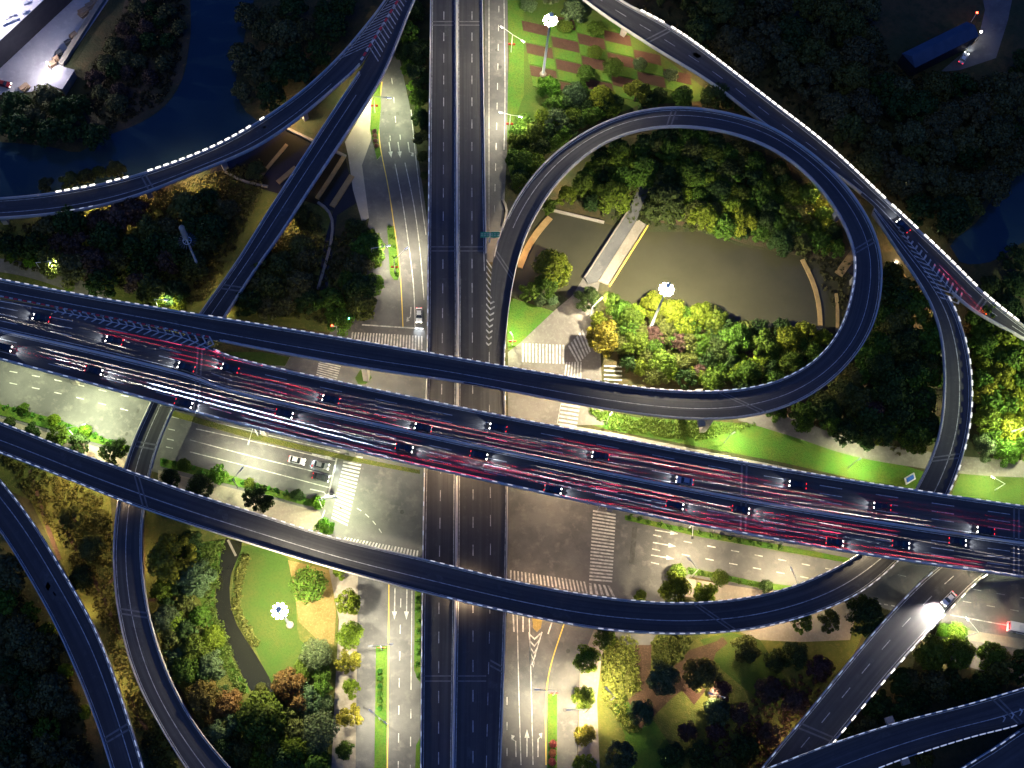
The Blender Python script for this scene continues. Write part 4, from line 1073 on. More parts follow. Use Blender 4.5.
b = MB(); b.tube([(-.8,0,0),(-.8,0,1.3)], .08, 6); b.tube([(.8,0,0),(.8,0,1.3)], .08, 6); b.build('stand', M['steel'], o)
# traffic signals
def signal(px, top, label, m, arm=4.0, ang=0):
    o = empty('traffic_signal', at(*px)); tag(o, label, 'traffic signal')
    b = MB(); b.tube([(0, 0, 0), (0, 0, 6.2)], .12, 8); b.build('pole', M['steel'], o)
    e = Vector((math.cos(ang), math.sin(ang), 0)); b = MB(); b.tube([(0, 0, 6), tuple(e*arm+Vector((0, 0, 6.1)))], .09, 6); b.build('arm', M['steel'], o)
    b = MB(); b.box(tuple(e*arm+Vector((0, 0, 5.9))), (.5, .5, 1.3)); b.build('signal_head', M['dark_metal'], o)
    b = MB(); b.box(tuple(e*arm+Vector((0, 0, 6.62))), (.42, .42, .12)); b.build('signal_light', m, o)
signal((338,334), None, 'traffic signal showing red at the trees by the loop ramp', REDLIT, 1.2, R(180))
signal((346,330), None, 'traffic signal showing green at the left end of the north-west crosswalk', GREENLIT, 1.5, R(40))
signal((608,352), None, 'traffic signal hidden in the golden tree by the hatched crossing', GREENLIT, 1.6, R(60))
signal((598,510), None, 'traffic signal showing red at the top of the east crosswalk', REDLIT, 1.0, R(90))
signal((323,503), None, 'white armed traffic signal at the corner shrub of the west crosswalk', M['dark_metal'], 3.5, R(10))
signal((689,528), None, 'traffic signal pole beside the viaduct over the east street', M['dark_metal'], 4.0, R(-95))

# ------------------------------------------------------------------ buildings
bl = empty('factory_building', at(10,20)); tag(bl, 'big white roofed building in the top left corner', 'building'); bo = bl.location.copy()
hh = 10
rp = [at(x, y, hh)-bo for x, y in ((-120,-40),(70,-25),(43,0),(0,40),(-120,150))]
b = MB(); b.prism([(p.x, p.y) for p in rp], 0, hh-.3); b.build('wall', M['dark_wall'], bl)
b = MB(); b.prism([(p.x*1.0, p.y*1.0) for p in rp], hh-.3, hh); b.build('roof', M['white_roof'], bl)
b = MB()
for (x, y) in ((12,16),(7,19),(15,20),(10,22),(5,24),(26,4),(24,13)):
    p = at(x, y, hh)-bo; b.box((p.x, p.y, hh+.35), (1.0+random.random(), .8, .7), random.random())
b.build('roof_unit', M['steel'], bl)
sheet('yard', [(45,-10),(72,-30),(112,-5),(64,66),(62,78),(52,90),(-60,100),(-60,70),(-5,48)], .06, M['yard'], False)
wall_line('yard_wall', [(108,-6),(92,18),(62,66)], 1.6, 1.6, M['paving'], 'pale boundary wall along the right side of the yard')
sh = empty('shed', at(62,80)); tag(sh, 'grey flat roofed shed with a red front at the corner of the yard', 'shed'); so = sh.location.copy()
P = [at(x, y, 4)-so for x, y in ((59,66),(74,70),(62,89),(49,84))]
b = MB(); b.prism([(p.x, p.y) for p in P], 0, 3.8); b.build('wall', M['paving'], sh); b = MB(); b.prism([(p.x*1.04, p.y*1.04) for p in P], 3.8, 4.05); b.build('roof', M['grey_roof'], sh)
p = (P[2]+P[3])/2; d = P[3]-P[2]; b = MB(); b.box((p.x, p.y-.1, 1.4), (d.length*.7, .3, 2.6), math.atan2(d.y, d.x)); b.build('door', M['brick_red'], sh)
piles = [(22,35,2.2,'timber'),(18,44,1.8,'paving'),(13,50,1.8,'paving'),(40,17,2.4,'paving'),(50,7,2.2,'paving'),(84,14,3,'timber'),(90,8,2.6,'timber'),(97,2,2.8,'timber'),(69,44,1.8,'dark_metal'),(74,38,2,'timber'),(60,55,1.9,'dark_metal'),(53,66,2.1,'timber'),(57,61,1.6,'timber'),(25,89,2.6,'timber'),(6,56,1.5,'paving'),(33,24,1.5,'paving')]
for i, (x, y, s, mt) in enumerate(piles):
    b = MB()
    for k in range(4): b.box((random.uniform(-.5, .5)*s*.3, random.uniform(-.5, .5)*s*.3, .25+.45*k), (s*random.uniform(.8, 1.2), s*random.uniform(.5, .8), .42), R(40)+random.uniform(-.15, .15))
    o = b.build('material_stack', M[mt]); o.location = at(x, y); tag(o, f'{ {"timber":"brown timber","paving":"pale block","dark_metal":"dark drum"}[mt] } stack in the yard, {ords[i]} of the stacks counted from the building', 'stack', 'stacks of material in the yard')
fl = empty('flood_lamp', at(55,76)); tag(fl, 'bright flood lamp on the corner of the yard shed', 'lamp')
b = MB(); b.tube([(0, 0, 0), (0, 0, 7)], .1, 6); b.build('pole', M['steel'], fl); b = MB(); b.box((-.3, 0, 7.1), (.6, .5, .3)); b.build('lamp_head', STREETGLOW, fl)
point_light('flood_light', (-.6, 0, 6.6), 3200, (.92, .88, 1), .3, fl)
yl = empty('flood_lamp', at(-20,40)); tag(yl, 'unseen tall flood lamp added at the white roofed building to light the yard', 'lamp')
b = MB(); b.tube([(0, 0, 0), (0, 0, 20)], [.25, .12], 8); b.build('pole', M['steel'], yl); b = MB(); b.box((0, 0, 20.1), (1.2, .8, .4)); b.build('lamp_head', STREETGLOW, yl)
point_light('flood_light', (0, 0, 19.4), 30000, (.92, .86, 1), .4, yl)  # lamp out of view, added to brighten the yard
bb = empty('long_shed', at(938,45)); tag(bb, 'long blue gable roofed shed in the dark wood at top right', 'building'); so = bb.location.copy()
P = [at(x, y, 6)-so for x, y in ((903,53),(966,22),(978,36),(916,67))]
b = MB(); b.prism([(p.x, p.y) for p in P], 0, 6); b.build('wall', M['dark_wall'], bb)
b = MB(); r0, r1 = (P[0]+P[3])/2, (P[1]+P[2])/2; r0.z = r1.z = 8.2
Q = [p*1.03 for p in P]
for p in Q: p.z = 6.05
b.face([Q[0], Q[1], r1, r0]); b.face([Q[2], Q[3], r0, r1]); b.face([Q[1], Q[2], r1]); b.face([Q[3], Q[0], r0]); b.build('roof', M['blue_roof'], bb)
sheet('yard', [(975,-40),(1020,-40),(1008,20),(996,58),(960,70),(940,72),(978,40),(985,10)], .06, M['asphalt'], False)
for (x, y, m, lb) in ((975,41,STREETGLOW,'white lamp at the end wall of the blue shed'),(971,22,REDLIT,'red beacon at the far corner of the blue shed')):
    o = empty('wall_lamp', at(x, y)); tag(o, lb, 'lamp'); b = MB(); b.tube([(0, 0, 0), (0, 0, 5)], .08, 6); b.build('pole', M['steel'], o)
    b = MB(); b.box((0, 0, 5.1), (.5, .5, .3)); b.build('lamp_head', m, o)
    if m is STREETGLOW: point_light('lamp_light', (0, 0, 4.6), 250, (1, .9, .7), .2, o)

# ------------------------------------------------------------------ vegetation
def leaf_cloud(clumps, leaves, size, seed, squash=.8):
    """arrays of leaf quads around clump centres; clumps: (x,y,z,r)"""
    r_ = np.random.default_rng(seed); V = []; 
    for (cx, cy, cz, cr) in clumps:
        n = leaves
        d = r_.normal(size=(n, 3)); d[:, 2] = np.abs(d[:, 2])*.9-.25; d /= np.linalg.norm(d, axis=1)[:, None]
        rad = cr*(r_.random(n)**.35); pos = np.stack([cx+d[:, 0]*rad, cy+d[:, 1]*rad, cz+d[:, 2]*rad*squash], 1)
        nrm = d+r_.normal(size=(n, 3))*.35; nrm /= np.linalg.norm(nrm, axis=1)[:, None]
        a = np.cross(nrm, r_.normal(size=(n, 3))); a /= np.linalg.norm(a, axis=1)[:, None]; bq = np.cross(nrm, a)
        s = size*r_.uniform(.6, 1.3, n)[:, None]
        V.append(np.stack([pos-a*s*.5-bq*s*.32, pos+a*s*.2-bq*s*.45, pos+a*s*.6+bq*s*.05, pos+a*s*.1+bq*s*.42, pos-a*s*.5+bq*s*.25], 1).reshape(-1, 3))
    return np.concatenate(V)
def leaf_mesh(name, V):
    n = len(V)//5; me = bpy.data.meshes.new(name)
    me.vertices.add(len(V)); me.vertices.foreach_set('co', V.astype(np.float32).ravel())
    me.loops.add(len(V)); me.loops.foreach_set('vertex_index', np.arange(len(V), dtype=np.int32))
    me.polygons.add(n); me.polygons.foreach_set('loop_start', np.arange(0, len(V), 5, dtype=np.int32)); me.polygons.foreach_set('loop_total', np.full(n, 5, dtype=np.int32))
    me.materials.append(M['leaf']); me.update(calc_edges=True); return me
CROWNS = []; CROWN_V = []
def make_crown(kind, seed):
    r_ = np.random.default_rng(seed); cl = []
    if kind == 'broad':
        n = 26
        for i in range(n):
            t = i*2.399963+r_.uniform(-.3, .3); q = (i+.5)/n
            rr = .72*math.sqrt(q)*r_.uniform(.8, 1.15); zz = .95+.62*(1-q**1.3)+r_.uniform(-.1, .1)
            cl.append((rr*math.cos(t), rr*math.sin(t), zz, r_.uniform(.2, .34)))
        for i in range(8):
            t = r_.uniform(0, 6.28); cl.append((.75*math.cos(t), .75*math.sin(t), .75+r_.uniform(-.1, .1), r_.uniform(.2, .3)))
        V = leaf_cloud(cl, 130, .088, seed)
    elif kind == 'ragged':
        for i in range(30):
            t = r_.uniform(0, 6.28); rr = .85*math.sqrt(r_.random())
            cl.append((rr*math.cos(t), rr*math.sin(t), .8+.75*(1-rr)+r_.uniform(-.2, .2), r_.uniform(.16, .32)))
        V = leaf_cloud(cl, 140, .09, seed)
    elif kind == 'dome':     # dense clipped tree
        n = 40
        for i in range(n):
            t = i*2.399963; q = (i+.5)/n; rr = .8*math.sqrt(q)
            cl.append((rr*math.cos(t), rr*math.sin(t), .55+.65*math.sqrt(max(0, 1-(rr/.95)**2)), .24))
        V = leaf_cloud(cl, 70, .085, seed)
    else:                    # conifer
        for k in range(7):
            z = .5+k*.32; R_ = .85*(1-k/7.5)
            m_ = max(3, int(9*R_/.85))
            for i in range(m_):
                t = 2*math.pi*i/m_+k*.7+r_.uniform(-.2, .2); cl.append((R_*.7*math.cos(t), R_*.7*math.sin(t), z+r_.uniform(-.08, .08), .27*(.5+R_)))
        V = leaf_cloud(cl, 60, .105, seed)
    return V
KINDS = ['broad']*5+['ragged']*4+['dome']*2+['conifer']*2
for i, k in enumerate(KINDS):
    V = make_crown(k, 100+i); CROWN_V.append(V); CROWNS.append(leaf_mesh('crown_mesh', V))
TRUNKS = []
for i in range(4):
    b = MB(); r_ = random.Random(i); b.tube([(0, 0, -.05), (.02, .01, .4), (.03, -.02, .85), (.02, .02, 1.2)], [.085, .062, .045, .02], 7)
    for k in range(5):
        t = r_.uniform(0, 6.28); z = .5+.1*k; b.tube([(0, 0, z), (.28*math.cos(t), .28*math.sin(t), z+.28), (.52*math.cos(t), .52*math.sin(t), z+.42)], [.035, .022, .01], 5)
    o = b.build('trunk', M['bark']); TRUNKS.append(o.data); bpy.data.objects.remove(o)
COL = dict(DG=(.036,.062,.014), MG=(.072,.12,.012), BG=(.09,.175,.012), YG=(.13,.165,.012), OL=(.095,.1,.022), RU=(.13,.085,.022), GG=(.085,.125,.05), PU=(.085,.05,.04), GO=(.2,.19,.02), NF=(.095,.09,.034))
ADJ = dict(DG='dark green', MG='mid green', BG='bright green', YG='yellow-green', OL='olive', RU='rust brown', GG='grey-green', PU='purplish', GO='golden yellow', NF='dim')
n_tree = 0
TREES = []    # for clearance
LATER = []
def tree(x, y, d, col, kind=None, hf=1.05):
    """x,y: centre of the crown in the photograph, d: crown width in pixels"""
    global n_tree
    n_tree += 1
    D = d/3.55; h = max(2.2, min(13, D*hf)); k = {None: lambda: random.choice([0,1,2,3,4,5,6,7,8]), 'dome': lambda: random.choice([9,10]), 'con': lambda: random.choice([11,12])}[kind]()
    p = at(x, y, h*.55); o = empty('tree', (p.x, p.y, 0), random.uniform(0, 6.28))
    r = D/2*1.12; zs = h/1.75 if kind != 'con' else h/2.6
    t = bpy.data.objects.new('trunk', random.choice(TRUNKS)); C.objects.link(t); t.parent = o; t.scale = (r, r, zs)
    c = bpy.data.objects.new('crown', CROWNS[k]); C.objects.link(c); c.parent = o; c.scale = (r*random.uniform(.94, 1.06), r, zs)
    cc = COL[col]; j = random.uniform(.8, 1.2); c.color = (*[q*j for q in cc], 1)
    TREES.append(p); return o
def bush(x, y, d, colr, label, group, m=10):
    p = at(x, y, .7); r = d/3.55/2; o = bpy.data.objects.new('round_bush', CROWNS[m]); C.objects.link(o); o.location = (p.x, p.y, -.1); o.scale = (r, r, r*.95); o.color = (*colr, 1); o.rotation_euler = (0, 0, random.uniform(0, 6))
    tag(o, label, 'bush', group)
def zone(trees, place, anchor, anchor_px, group):
    items = []; small = []
    for tr in trees:
        x, y, d, col = tr[:4]
        if d < 17: small.append(tr); continue
        o = tree(x, y, d, col, tr[4] if len(tr) > 4 else None); items.append((o, x, y, d, col))
    bycol = {}
    for it in items: bycol.setdefault(it[4], []).append(it)
    for col, L in bycol.items():
        L.sort(key=lambda q: math.hypot(q[1]-anchor_px[0], q[2]-anchor_px[1]))
        for i, it in enumerate(L):
            if len(L) == 1: lb = f'the only {ADJ[col]} tree {place}'
            else: lb = f'{ADJ[col]} tree {place}, {ords[i] if i else ""} nearest {anchor}'.replace(',  ', ', ')
            tag(it[0], lb, 'tree', group)
    small.sort(key=lambda q: math.hypot(q[0]-anchor_px[0], q[1]-anchor_px[1]))
    for i, q in enumerate(small):
        lb = f'only small {ADJ[q[3]]} bush {place}' if len(small) == 1 else f'small {ADJ[q[3]]} bush {place}, {ords[i] if i else ""} nearest {anchor}'.replace(',  ', ', ')
        bush(q[0], q[1], q[2], COL[q[3]], lb, group.replace('trees', 'bushes'), random.choice([0, 2, 5, 9]))
def scatter(poly, spacing, cols, size, n_max=400, avoid=()):
    xs = [p[0] for p in poly]; ys = [p[1] for p in poly]; pts = []
    y = min(ys); row = 0
    while y < max(ys):
        x = min(xs)+(spacing/2 if row % 2 else 0)
        while x < max(xs):
            q = (x+random.uniform(-.28, .28)*spacing, y+random.uniform(-.28, .28)*spacing)
            if inpoly(*q, poly) and not any(inpoly(*q, a) for a in avoid): pts.append((q[0], q[1], size*random.uniform(.85, 1.25), random.choice(cols)))
            x += spacing
        y += spacing*.87; row += 1
    return pts[:n_max]
def wood(poly, spacing, cols, size, label, group, kind=None):
    for (x, y, d, c) in scatter(poly, spacing, cols, size): LATER.append((x, y, d, c, label, group))

zone([(529,5,19,'GG','dome'),(551,-2,20,'GG'),(574,11,27,'GG'),(565,26,18,'MG','dome'),(596,29,21,'MG','dome'),(595,52,17,'MG','dome'),(586,73,20,'MG','dome'),(613,67,23,'MG','dome'),(640,64,17,'GG','dome'),(671,75,17,'GG','dome'),(660,94,17,'DG','dome'),(684,93,19,'DG','dome')],
     'in the chequered garden', 'the lit mast', (550,20), 'trees of the chequered garden')
zone([(549,87,25,'BG'),(575,95,28,'GG'),(602,98,28,'YG'),(637,92,30,'GO'),(718,96,34,'DG'),(556,120,26,'GG'),(535,133,26,'MG'),(523,162,28,'MG'),(520,182,22,'MG'),(590,116,20,'MG'),(572,116,22,'MG'),(612,110,18,'MG'),(540,146,22,'DG'),(518,140,20,'MG'),(570,130,18,'DG'),(555,142,18,'MG'),(745,104,22,'DG'),(655,100,16,'YG'),(765,112,18,'DG'),(790,128,18,'OL')],
     'between garden and loop ramp', 'the big golden tree', (637,92), 'trees outside the top of the loop ramp')
zone([(614,197,36,'YG'),(665,203,44,'DG'),(703,217,32,'YG'),(742,220,32,'YG'),(620,152,26,'MG'),(645,146,26,'DG'),(668,150,28,'MG'),(692,146,24,'DG'),(712,156,28,'MG'),(728,172,28,'DG'),(738,150,24,'OL'),(755,164,26,'MG'),(762,190,28,'MG'),(645,170,30,'MG'),(690,176,30,'MG'),(718,192,28,'DG'),(604,168,26,'MG'),(585,184,26,'MG'),(566,196,22,'YG'),(592,203,18,'DG'),(778,172,24,'OL'),(790,192,26,'MG'),(802,212,24,'OL'),(818,206,20,'YG'),(826,228,20,'YG'),(782,216,26,'MG'),(800,234,24,'MG'),(765,224,26,'DG'),(778,240,20,'DG'),(830,246,18,'YG'),(550,206,18,'MG'),(626,176,24,'DG'),(668,176,24,'DG'),(740,196,26,'MG'),(718,225,22,'MG')],
     'inside the top of the loop ramp', 'the footbridge', (645,200), 'trees inside the loop north of the pond')
zone([(553,268,38,'YG'),(548,284,26,'MG'),(530,293,22,'MG'),(540,301,16,'GG'),(552,301,14,'GG'),(588,300,27,'DG'),(604,337,36,'GO'),(598,322,20,'YG'),(612,303,24,'MG'),(630,318,26,'MG'),(636,344,28,'MG'),(662,363,30,'MG'),(689,374,18,'YG'),(655,305,28,'YG'),(673,312,28,'YG'),(686,324,24,'YG'),(702,314,26,'YG'),(716,322,26,'MG'),(735,340,34,'MG'),(763,346,34,'MG'),(718,350,28,'DG'),(700,344,24,'MG'),(680,342,20,'PU'),(656,336,22,'PU'),(715,380,28,'MG'),(745,374,30,'MG'),(768,368,24,'DG'),(787,341,30,'YG'),(806,334,26,'YG'),(790,362,28,'MG'),(812,352,24,'MG'),(640,366,18,'MG'),(730,362,22,'DG'),(700,372,18,'PU'),(824,338,18,'YG'),(755,352,20,'PU')],
     'on the near bank of the pond', 'the lit pond mast', (660,300), 'trees on the near bank of the pond')
zone([(900,300,28,'MG'),(916,309,34,'MG'),(890,326,30,'OL'),(872,345,28,'OL'),(905,340,32,'DG'),(930,345,24,'MG'),(850,378,28,'OL'),(880,366,32,'DG'),(912,372,32,'DG'),(858,400,30,'OL'),(838,398,28,'OL'),(890,398,32,'DG'),(922,400,28,'DG'),(800,418,28,'MG'),(822,412,28,'DG'),(832,424,22,'MG'),(856,428,20,'YG'),(890,428,24,'MG'),(917,437,32,'MG'),(900,416,28,'DG'),(930,425,24,'DG'),(872,412,28,'PU'),(932,372,24,'OL'),(776,412,20,'MG'),(878,436,20,'YG'),(895,275,18,'OL'),(872,280,16,'OL')],
     'between loop and right ramp', 'the blue sign', (909,476), 'trees between the loop and the right hand ramp')
zone([(985,316,34,'MG'),(1000,340,34,'YG'),(1016,362,34,'MG'),(984,345,30,'MG'),(983,366,26,'YG'),(1000,378,34,'YG'),(988,394,30,'GO'),(1012,402,32,'YG'),(1022,380,28,'MG'),(988,420,30,'MG'),(1008,427,32,'YG'),(985,448,28,'GG'),(1006,452,28,'MG'),(1022,444,28,'MG'),(1024,330,30,'DG'),(1008,308,30,'DG'),(990,288,26,'DG'),(1016,284,30,'DG'),(1012,258,28,'DG'),(968,330,14,'RU')],
     'beyond the right ramp', 'the straight ramp', (990,300), 'trees on the right edge beyond the curving ramp')
wood([(648,-14),(900,-14),(868,10),(872,45),(902,72),(940,80),(990,78),(1040,60),(1040,160),(1000,186),(968,228),(946,246),(900,196),(770,88),(690,28)], 28.5, ['NF','NF','NF','OL','DG'], 35,
     'dim crown in the unlit wood beyond the upper right ramp', 'trees of the unlit wood at upper right')
wood([(240,0),(352,-10),(332,50),(292,86),(255,112),(240,92),(236,60)], 24, ['DG','NF','NF'], 28, 'dim tree on the dark bank above the river ramp', 'trees above the river ramp')
zone([(265,28,24,'DG','con'),(252,55,22,'DG','con'),(272,60,24,'DG','con')], 'pointed and tall on the dark river bank', 'the top edge', (265,0), 'pointed trees on the river bank')
zone([(410,34,26,'MG'),(420,52,28,'DG'),(406,52,22,'DG'),(418,76,28,'DG'),(409,68,18,'MG'),(420,98,24,'MG'),(421,118,20,'DG'),(421,138,18,'OL'),(423,158,14,'OL'),(416,12,22,'DG'),(413,88,16,'BG'),(424,176,10,'OL')],
     'beside the highway at the top', 'the top edge', (415,0), 'trees between the north-west street and the highway')
wood([(262,250),(300,232),(312,262),(316,292),(335,292),(352,225),(372,228),(380,262),(372,300),(352,322),(330,326),(272,316),(240,308)], 23, ['DG','DG','OL','MG','NF'], 27,
     'dark tree in the wood between diagonal ramp and north-west street', 'trees left of the north-west street')
zone([(371,237,17,'BG'),(374,258,19,'BG'),(372,284,24,'BG'),(362,308,24,'YG'),(342,322,18,'YG'),(300,213,20,'OL'),(315,222,16,'OL'),(256,172,22,'OL'),(235,300,16,'GO'),(250,285,14,'GO'),(270,302,18,'OL')],
     'round the canal and north-west street', 'the rounded traffic island', (396,275), 'lit trees near the canal')
wood([(0,228),(60,218),(140,206),(200,190),(250,182),(236,215),(206,268),(196,302),(130,296),(60,268),(0,258)], 24, ['NF','OL','DG','PU','NF','DG'], 28,
     'dim tree in the left wood between river ramp and busy viaduct', 'trees of the left wood')
zone([(31,263,15,'BG'),(53,270,16,'BG'),(160,298,20,'YG'),(178,303,20,'YG'),(145,297,16,'MG'),(14,258,14,'MG'),(70,288,12,'YG'),(78,231,13,'OL')], 'in the left wood', 'the left edge', (0,262), 'lit trees of the left wood')
wood([(560,195),(600,150),(660,135),(720,135),(780,165),(825,205),(845,250),(800,246),(740,235),(700,225),(664,212),(655,178),(610,200)], 18, ['MG','YG','DG','OL','MG'], 22, 'green crown in the grove inside the top of the loop ramp', 'grove inside the loop')
wood([(618,300),(700,308),(832,338),(800,375),(720,390),(630,372),(610,330)], 17, ['MG','YG','OL','DG'], 19, 'green crown in the grove on the near pond bank', 'grove on the pond bank')
wood([(510,130),(560,88),(640,96),(700,96),(640,106),(600,112),(560,138),(520,195),(508,170)], 17, ['MG','DG','YG','MG'], 19, 'green crown between the garden and the loop ramp', 'grove by the garden')
wood([(870,300),(890,268),(925,300),(943,360),(935,440),(900,450),(790,418),(850,375)], 21, ['DG','OL','DG','MG'], 26, 'green crown between the loop and the right ramp', 'grove right of the loop')
wood([(978,308),(1034,330),(1034,460),(978,456)], 21, ['YG','MG','MG'], 25, 'lit crown at the right edge beyond the curving ramp', 'grove at the right edge')
wood([(150,535),(198,545),(210,650),(240,700),(330,685),(330,775),(232,775),(168,650)], 20, ['MG','GG','YG','OL','DG'], 20, 'green crown in the creek park', 'grove of the creek park')
wood([(870,690),(960,665),(1030,668),(1030,680),(900,718),(830,740)], 24, ['DG','OL','NF'], 24, 'dim crown under the lower right ramps', 'grove at lower right')
wood([(0,94),(58,92),(82,104),(102,128),(94,148),(60,142),(0,138)], 23, ['DG','NF','DG'], 27, 'dark tree below the yard at the river', 'trees below the yard')
wood([(84,80),(112,30),(130,2),(150,-8),(186,-8),(176,50),(156,86),(110,110),(88,104)], 19, ['NF','DG','NF','PU'], 18, 'low dim bush on the earth bank right of the yard', 'bushes on the earth bank')
zone([(46,186,18,'NF'),(70,181,20,'OL'),(86,177,18,'OL'),(100,174,16,'OL'),(116,170,20,'OL')], 'on the river edge of the curved ramp', 'the left edge', (0,190), 'trees along the river side of the ramp')
wood([(0,556),(22,602),(44,642),(64,690),(80,780),(0,780)], 25, ['NF','DG','NF','MG'], 29, 'dim tree in the wood of the lower left corner', 'trees of the lower left wood')
zone([(12,560,18,'OL'),(66,672,16,'BG'),(86,712,14,'YG'),(72,518,24,'OL'),(92,548,26,'OL'),(82,578,24,'DG'),(100,518,18,'OL'),(46,632,18,'MG'),(30,612,18,'MG')], 'near the lower left ramp', 'the left edge', (0,540), 'trees either side of the lower left ramp')
zone([(174,558,46,'GO'),(190,544,26,'DG'),(196,576,36,'GG'),(172,582,20,'MG'),(166,620,28,'GG'),(186,632,26,'DG'),(172,648,20,'GO'),(195,650,30,'MG'),(211,666,28,'GG'),(187,669,30,'MG'),(212,638,24,'YG'),(218,730,26,'GG'),(205,698,34,'RU'),(228,704,28,'RU'),(215,718,22,'RU'),(260,718,46,'MG'),(308,585,34,'MG','dome'),(316,654,30,'GG','dome'),(303,668,18,'MG','dome'),(322,674,18,'MG','dome'),(323,688,14,'MG','dome'),(324,703,17,'GG','dome'),(319,730,34,'GG','dome'),(296,748,28,'YG'),(322,757,16,'MG'),(288,686,32,'RU'),(300,702,26,'RU'),(284,704,22,'OL'),(312,757,14,'YG'),(240,748,24,'OL'),(272,748,22,'OL'),(262,690,14,'OL')],
     'in the creek park', 'the glaring mast', (272,607), 'trees of the park by the creek')
zone([(348,602,24,'YG'),(350,635,25,'BG'),(348,663,23,'GO'),(351,689,17,'YG'),(349,717,23,'GO'),(345,750,17,'MG'),(340,574,15,'YG')], 'in the pavement row of the south-west street', 'the arc ramp', (345,560), 'street trees of the south-west street')
zone([(587,658,26,'BG'),(584,697,22,'MG'),(585,735,19,'GO'),(585,763,20,'YG'),(604,637,22,'MG')], 'in the pavement row of the south-east street', 'the arc ramp', (590,620), 'street trees of the south-east street')
zone([(663,677,30,'GG'),(642,712,24,'GG'),(702,674,32,'OL'),(717,712,26,'GG'),(740,713,20,'PU'),(688,731,18,'PU'),(716,731,18,'PU'),(620,756,28,'GG'),(745,648,26,'OL'),(795,655,26,'DG'),(720,690,22,'PU'),(801,622,22,'MG'),(830,622,22,'OL'),(864,615,38,'DG'),(795,702,24,'PU'),(770,690,26,'PU'),(820,668,24,'PU'),(672,756,24,'DG'),(745,750,26,'DG'),(770,735,22,'PU'),(700,755,24,'DG'),(730,768,22,'OL'),(775,660,22,'DG')],
     'in the dim lower right park', 'the south-east street', (590,660), 'trees of the dim park')
zone([(24,409,13,'MG'),(55,421,14,'BG'),(32,432,20,'DG'),(58,436,22,'MG'),(80,444,22,'DG'),(86,431,14,'BG'),(115,452,27,'DG'),(10,425,16,'DG'),(185,466,15,'MG'),(218,474,18,'BG'),(169,479,20,'DG'),(199,487,26,'DG'),(257,500,28,'DG'),(297,496,14,'DG','dome'),(318,503,15,'BG'),(324,527,18,'BG'),(250,484,12,'MG')], 'on the west street verge', 'the left edge', (0,410), 'trees along the west street')
zone([(678,572,17,'MG','dome'),(675,588,30,'YG'),(706,595,26,'YG'),(720,578,17,'MG','dome'),(765,587,15,'DG'),(640,597,14,'MG')], 'on the east street verge', 'the east crosswalk', (600,550), 'trees along the east street')
zone([(957,631,18,'BG','dome'),(932,652,32,'MG'),(958,652,32,'MG'),(993,657,28,'MG'),(1022,662,22,'DG'),(942,630,14,'BG'),(900,680,26,'DG'),(920,700,24,'DG'),(880,700,20,'DG'),(950,682,24,'DG'),(985,682,22,'DG'),(925,758,18,'OL')], 'in the lower right corner', 'the bus', (1012,628), 'trees of the lower right corner')

# the woods: the crowns that show largest are trees of their own, the rest is one mass
LATER.sort(key=lambda q: -q[2])
left = max(0, 300-n_tree)
for (x, y, d, c, label, group) in LATER[:left]: tag(tree(x, y, d, c), label, 'tree', group)
VV, CC = [], []
for (x, y, d, c, label, group) in LATER[left:]:
    D = d/3.55; h = min(13, D*1.05); p = at(x, y, h*.55); V = CROWN_V[random.randrange(9)].reshape(-1, 5, 3)[::2]; V = ((V-V.mean(1, keepdims=True))*1.35+V.mean(1, keepdims=True)).reshape(-1, 3); a = random.uniform(0, 6.28); r = D/2*1.15
    X = V[:, 0]*r; Y = V[:, 1]*r
    VV.append(np.stack([X*math.cos(a)-Y*math.sin(a)+p.x, X*math.sin(a)+Y*math.cos(a)+p.y, V[:, 2]*h/1.75], 1)); j = random.uniform(.8, 1.2)
    CC.append(np.tile(np.array([[q*j for q in COL[c]]+[1]], dtype=np.float32), (len(V), 1)))
if VV:
    me = leaf_mesh('woodland', np.concatenate(VV)); at_ = me.color_attributes.new('tint', 'FLOAT_COLOR', 'POINT'); at_.data.foreach_set('color', np.concatenate(CC).ravel())
    m2 = M['leaf'].copy(); m2.name = 'woodland_foliage'; nt = m2.node_tree; an = nt.nodes.new('ShaderNodeAttribute'); an.attribute_name = 'tint'
    hs = next(n for n in nt.nodes if n.type == 'HUE_SAT'); nt.links.new(an.outputs['Color'], hs.inputs['Color']); me.materials[0] = m2
    o = bpy.data.objects.new('woodland', me); C.objects.link(o); o['kind'] = 'stuff'

# low ground cover masses (nobody could count the plants)
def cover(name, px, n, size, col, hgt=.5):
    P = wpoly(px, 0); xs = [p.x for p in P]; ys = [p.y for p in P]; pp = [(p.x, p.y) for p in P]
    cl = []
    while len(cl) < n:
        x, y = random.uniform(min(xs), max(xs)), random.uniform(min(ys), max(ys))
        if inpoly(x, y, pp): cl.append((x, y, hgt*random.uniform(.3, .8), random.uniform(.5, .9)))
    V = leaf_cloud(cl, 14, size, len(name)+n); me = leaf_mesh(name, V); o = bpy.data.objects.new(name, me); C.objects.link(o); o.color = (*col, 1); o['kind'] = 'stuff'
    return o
cover('shrubbery', [(603,652),(614,640),(625,634),(636,638),(640,688),(624,702),(640,732),(625,730),(603,700)], 420, .45, (.17,.18,.035))
cover('shrubbery', [(652,640),(675,632),(692,640),(682,660),(655,668)], 220, .45, (.12,.13,.03))
cover('shrubbery', [(200,545),(226,541),(216,600),(234,658),(250,692),(236,690),(210,640),(203,590)], 300, .4, (.12,.15,.03))
cover('shrubbery', [(243,556),(250,556),(240,590),(240,612),(262,645),(252,646),(233,610),(236,575)], 200, .4, (.13,.15,.035))
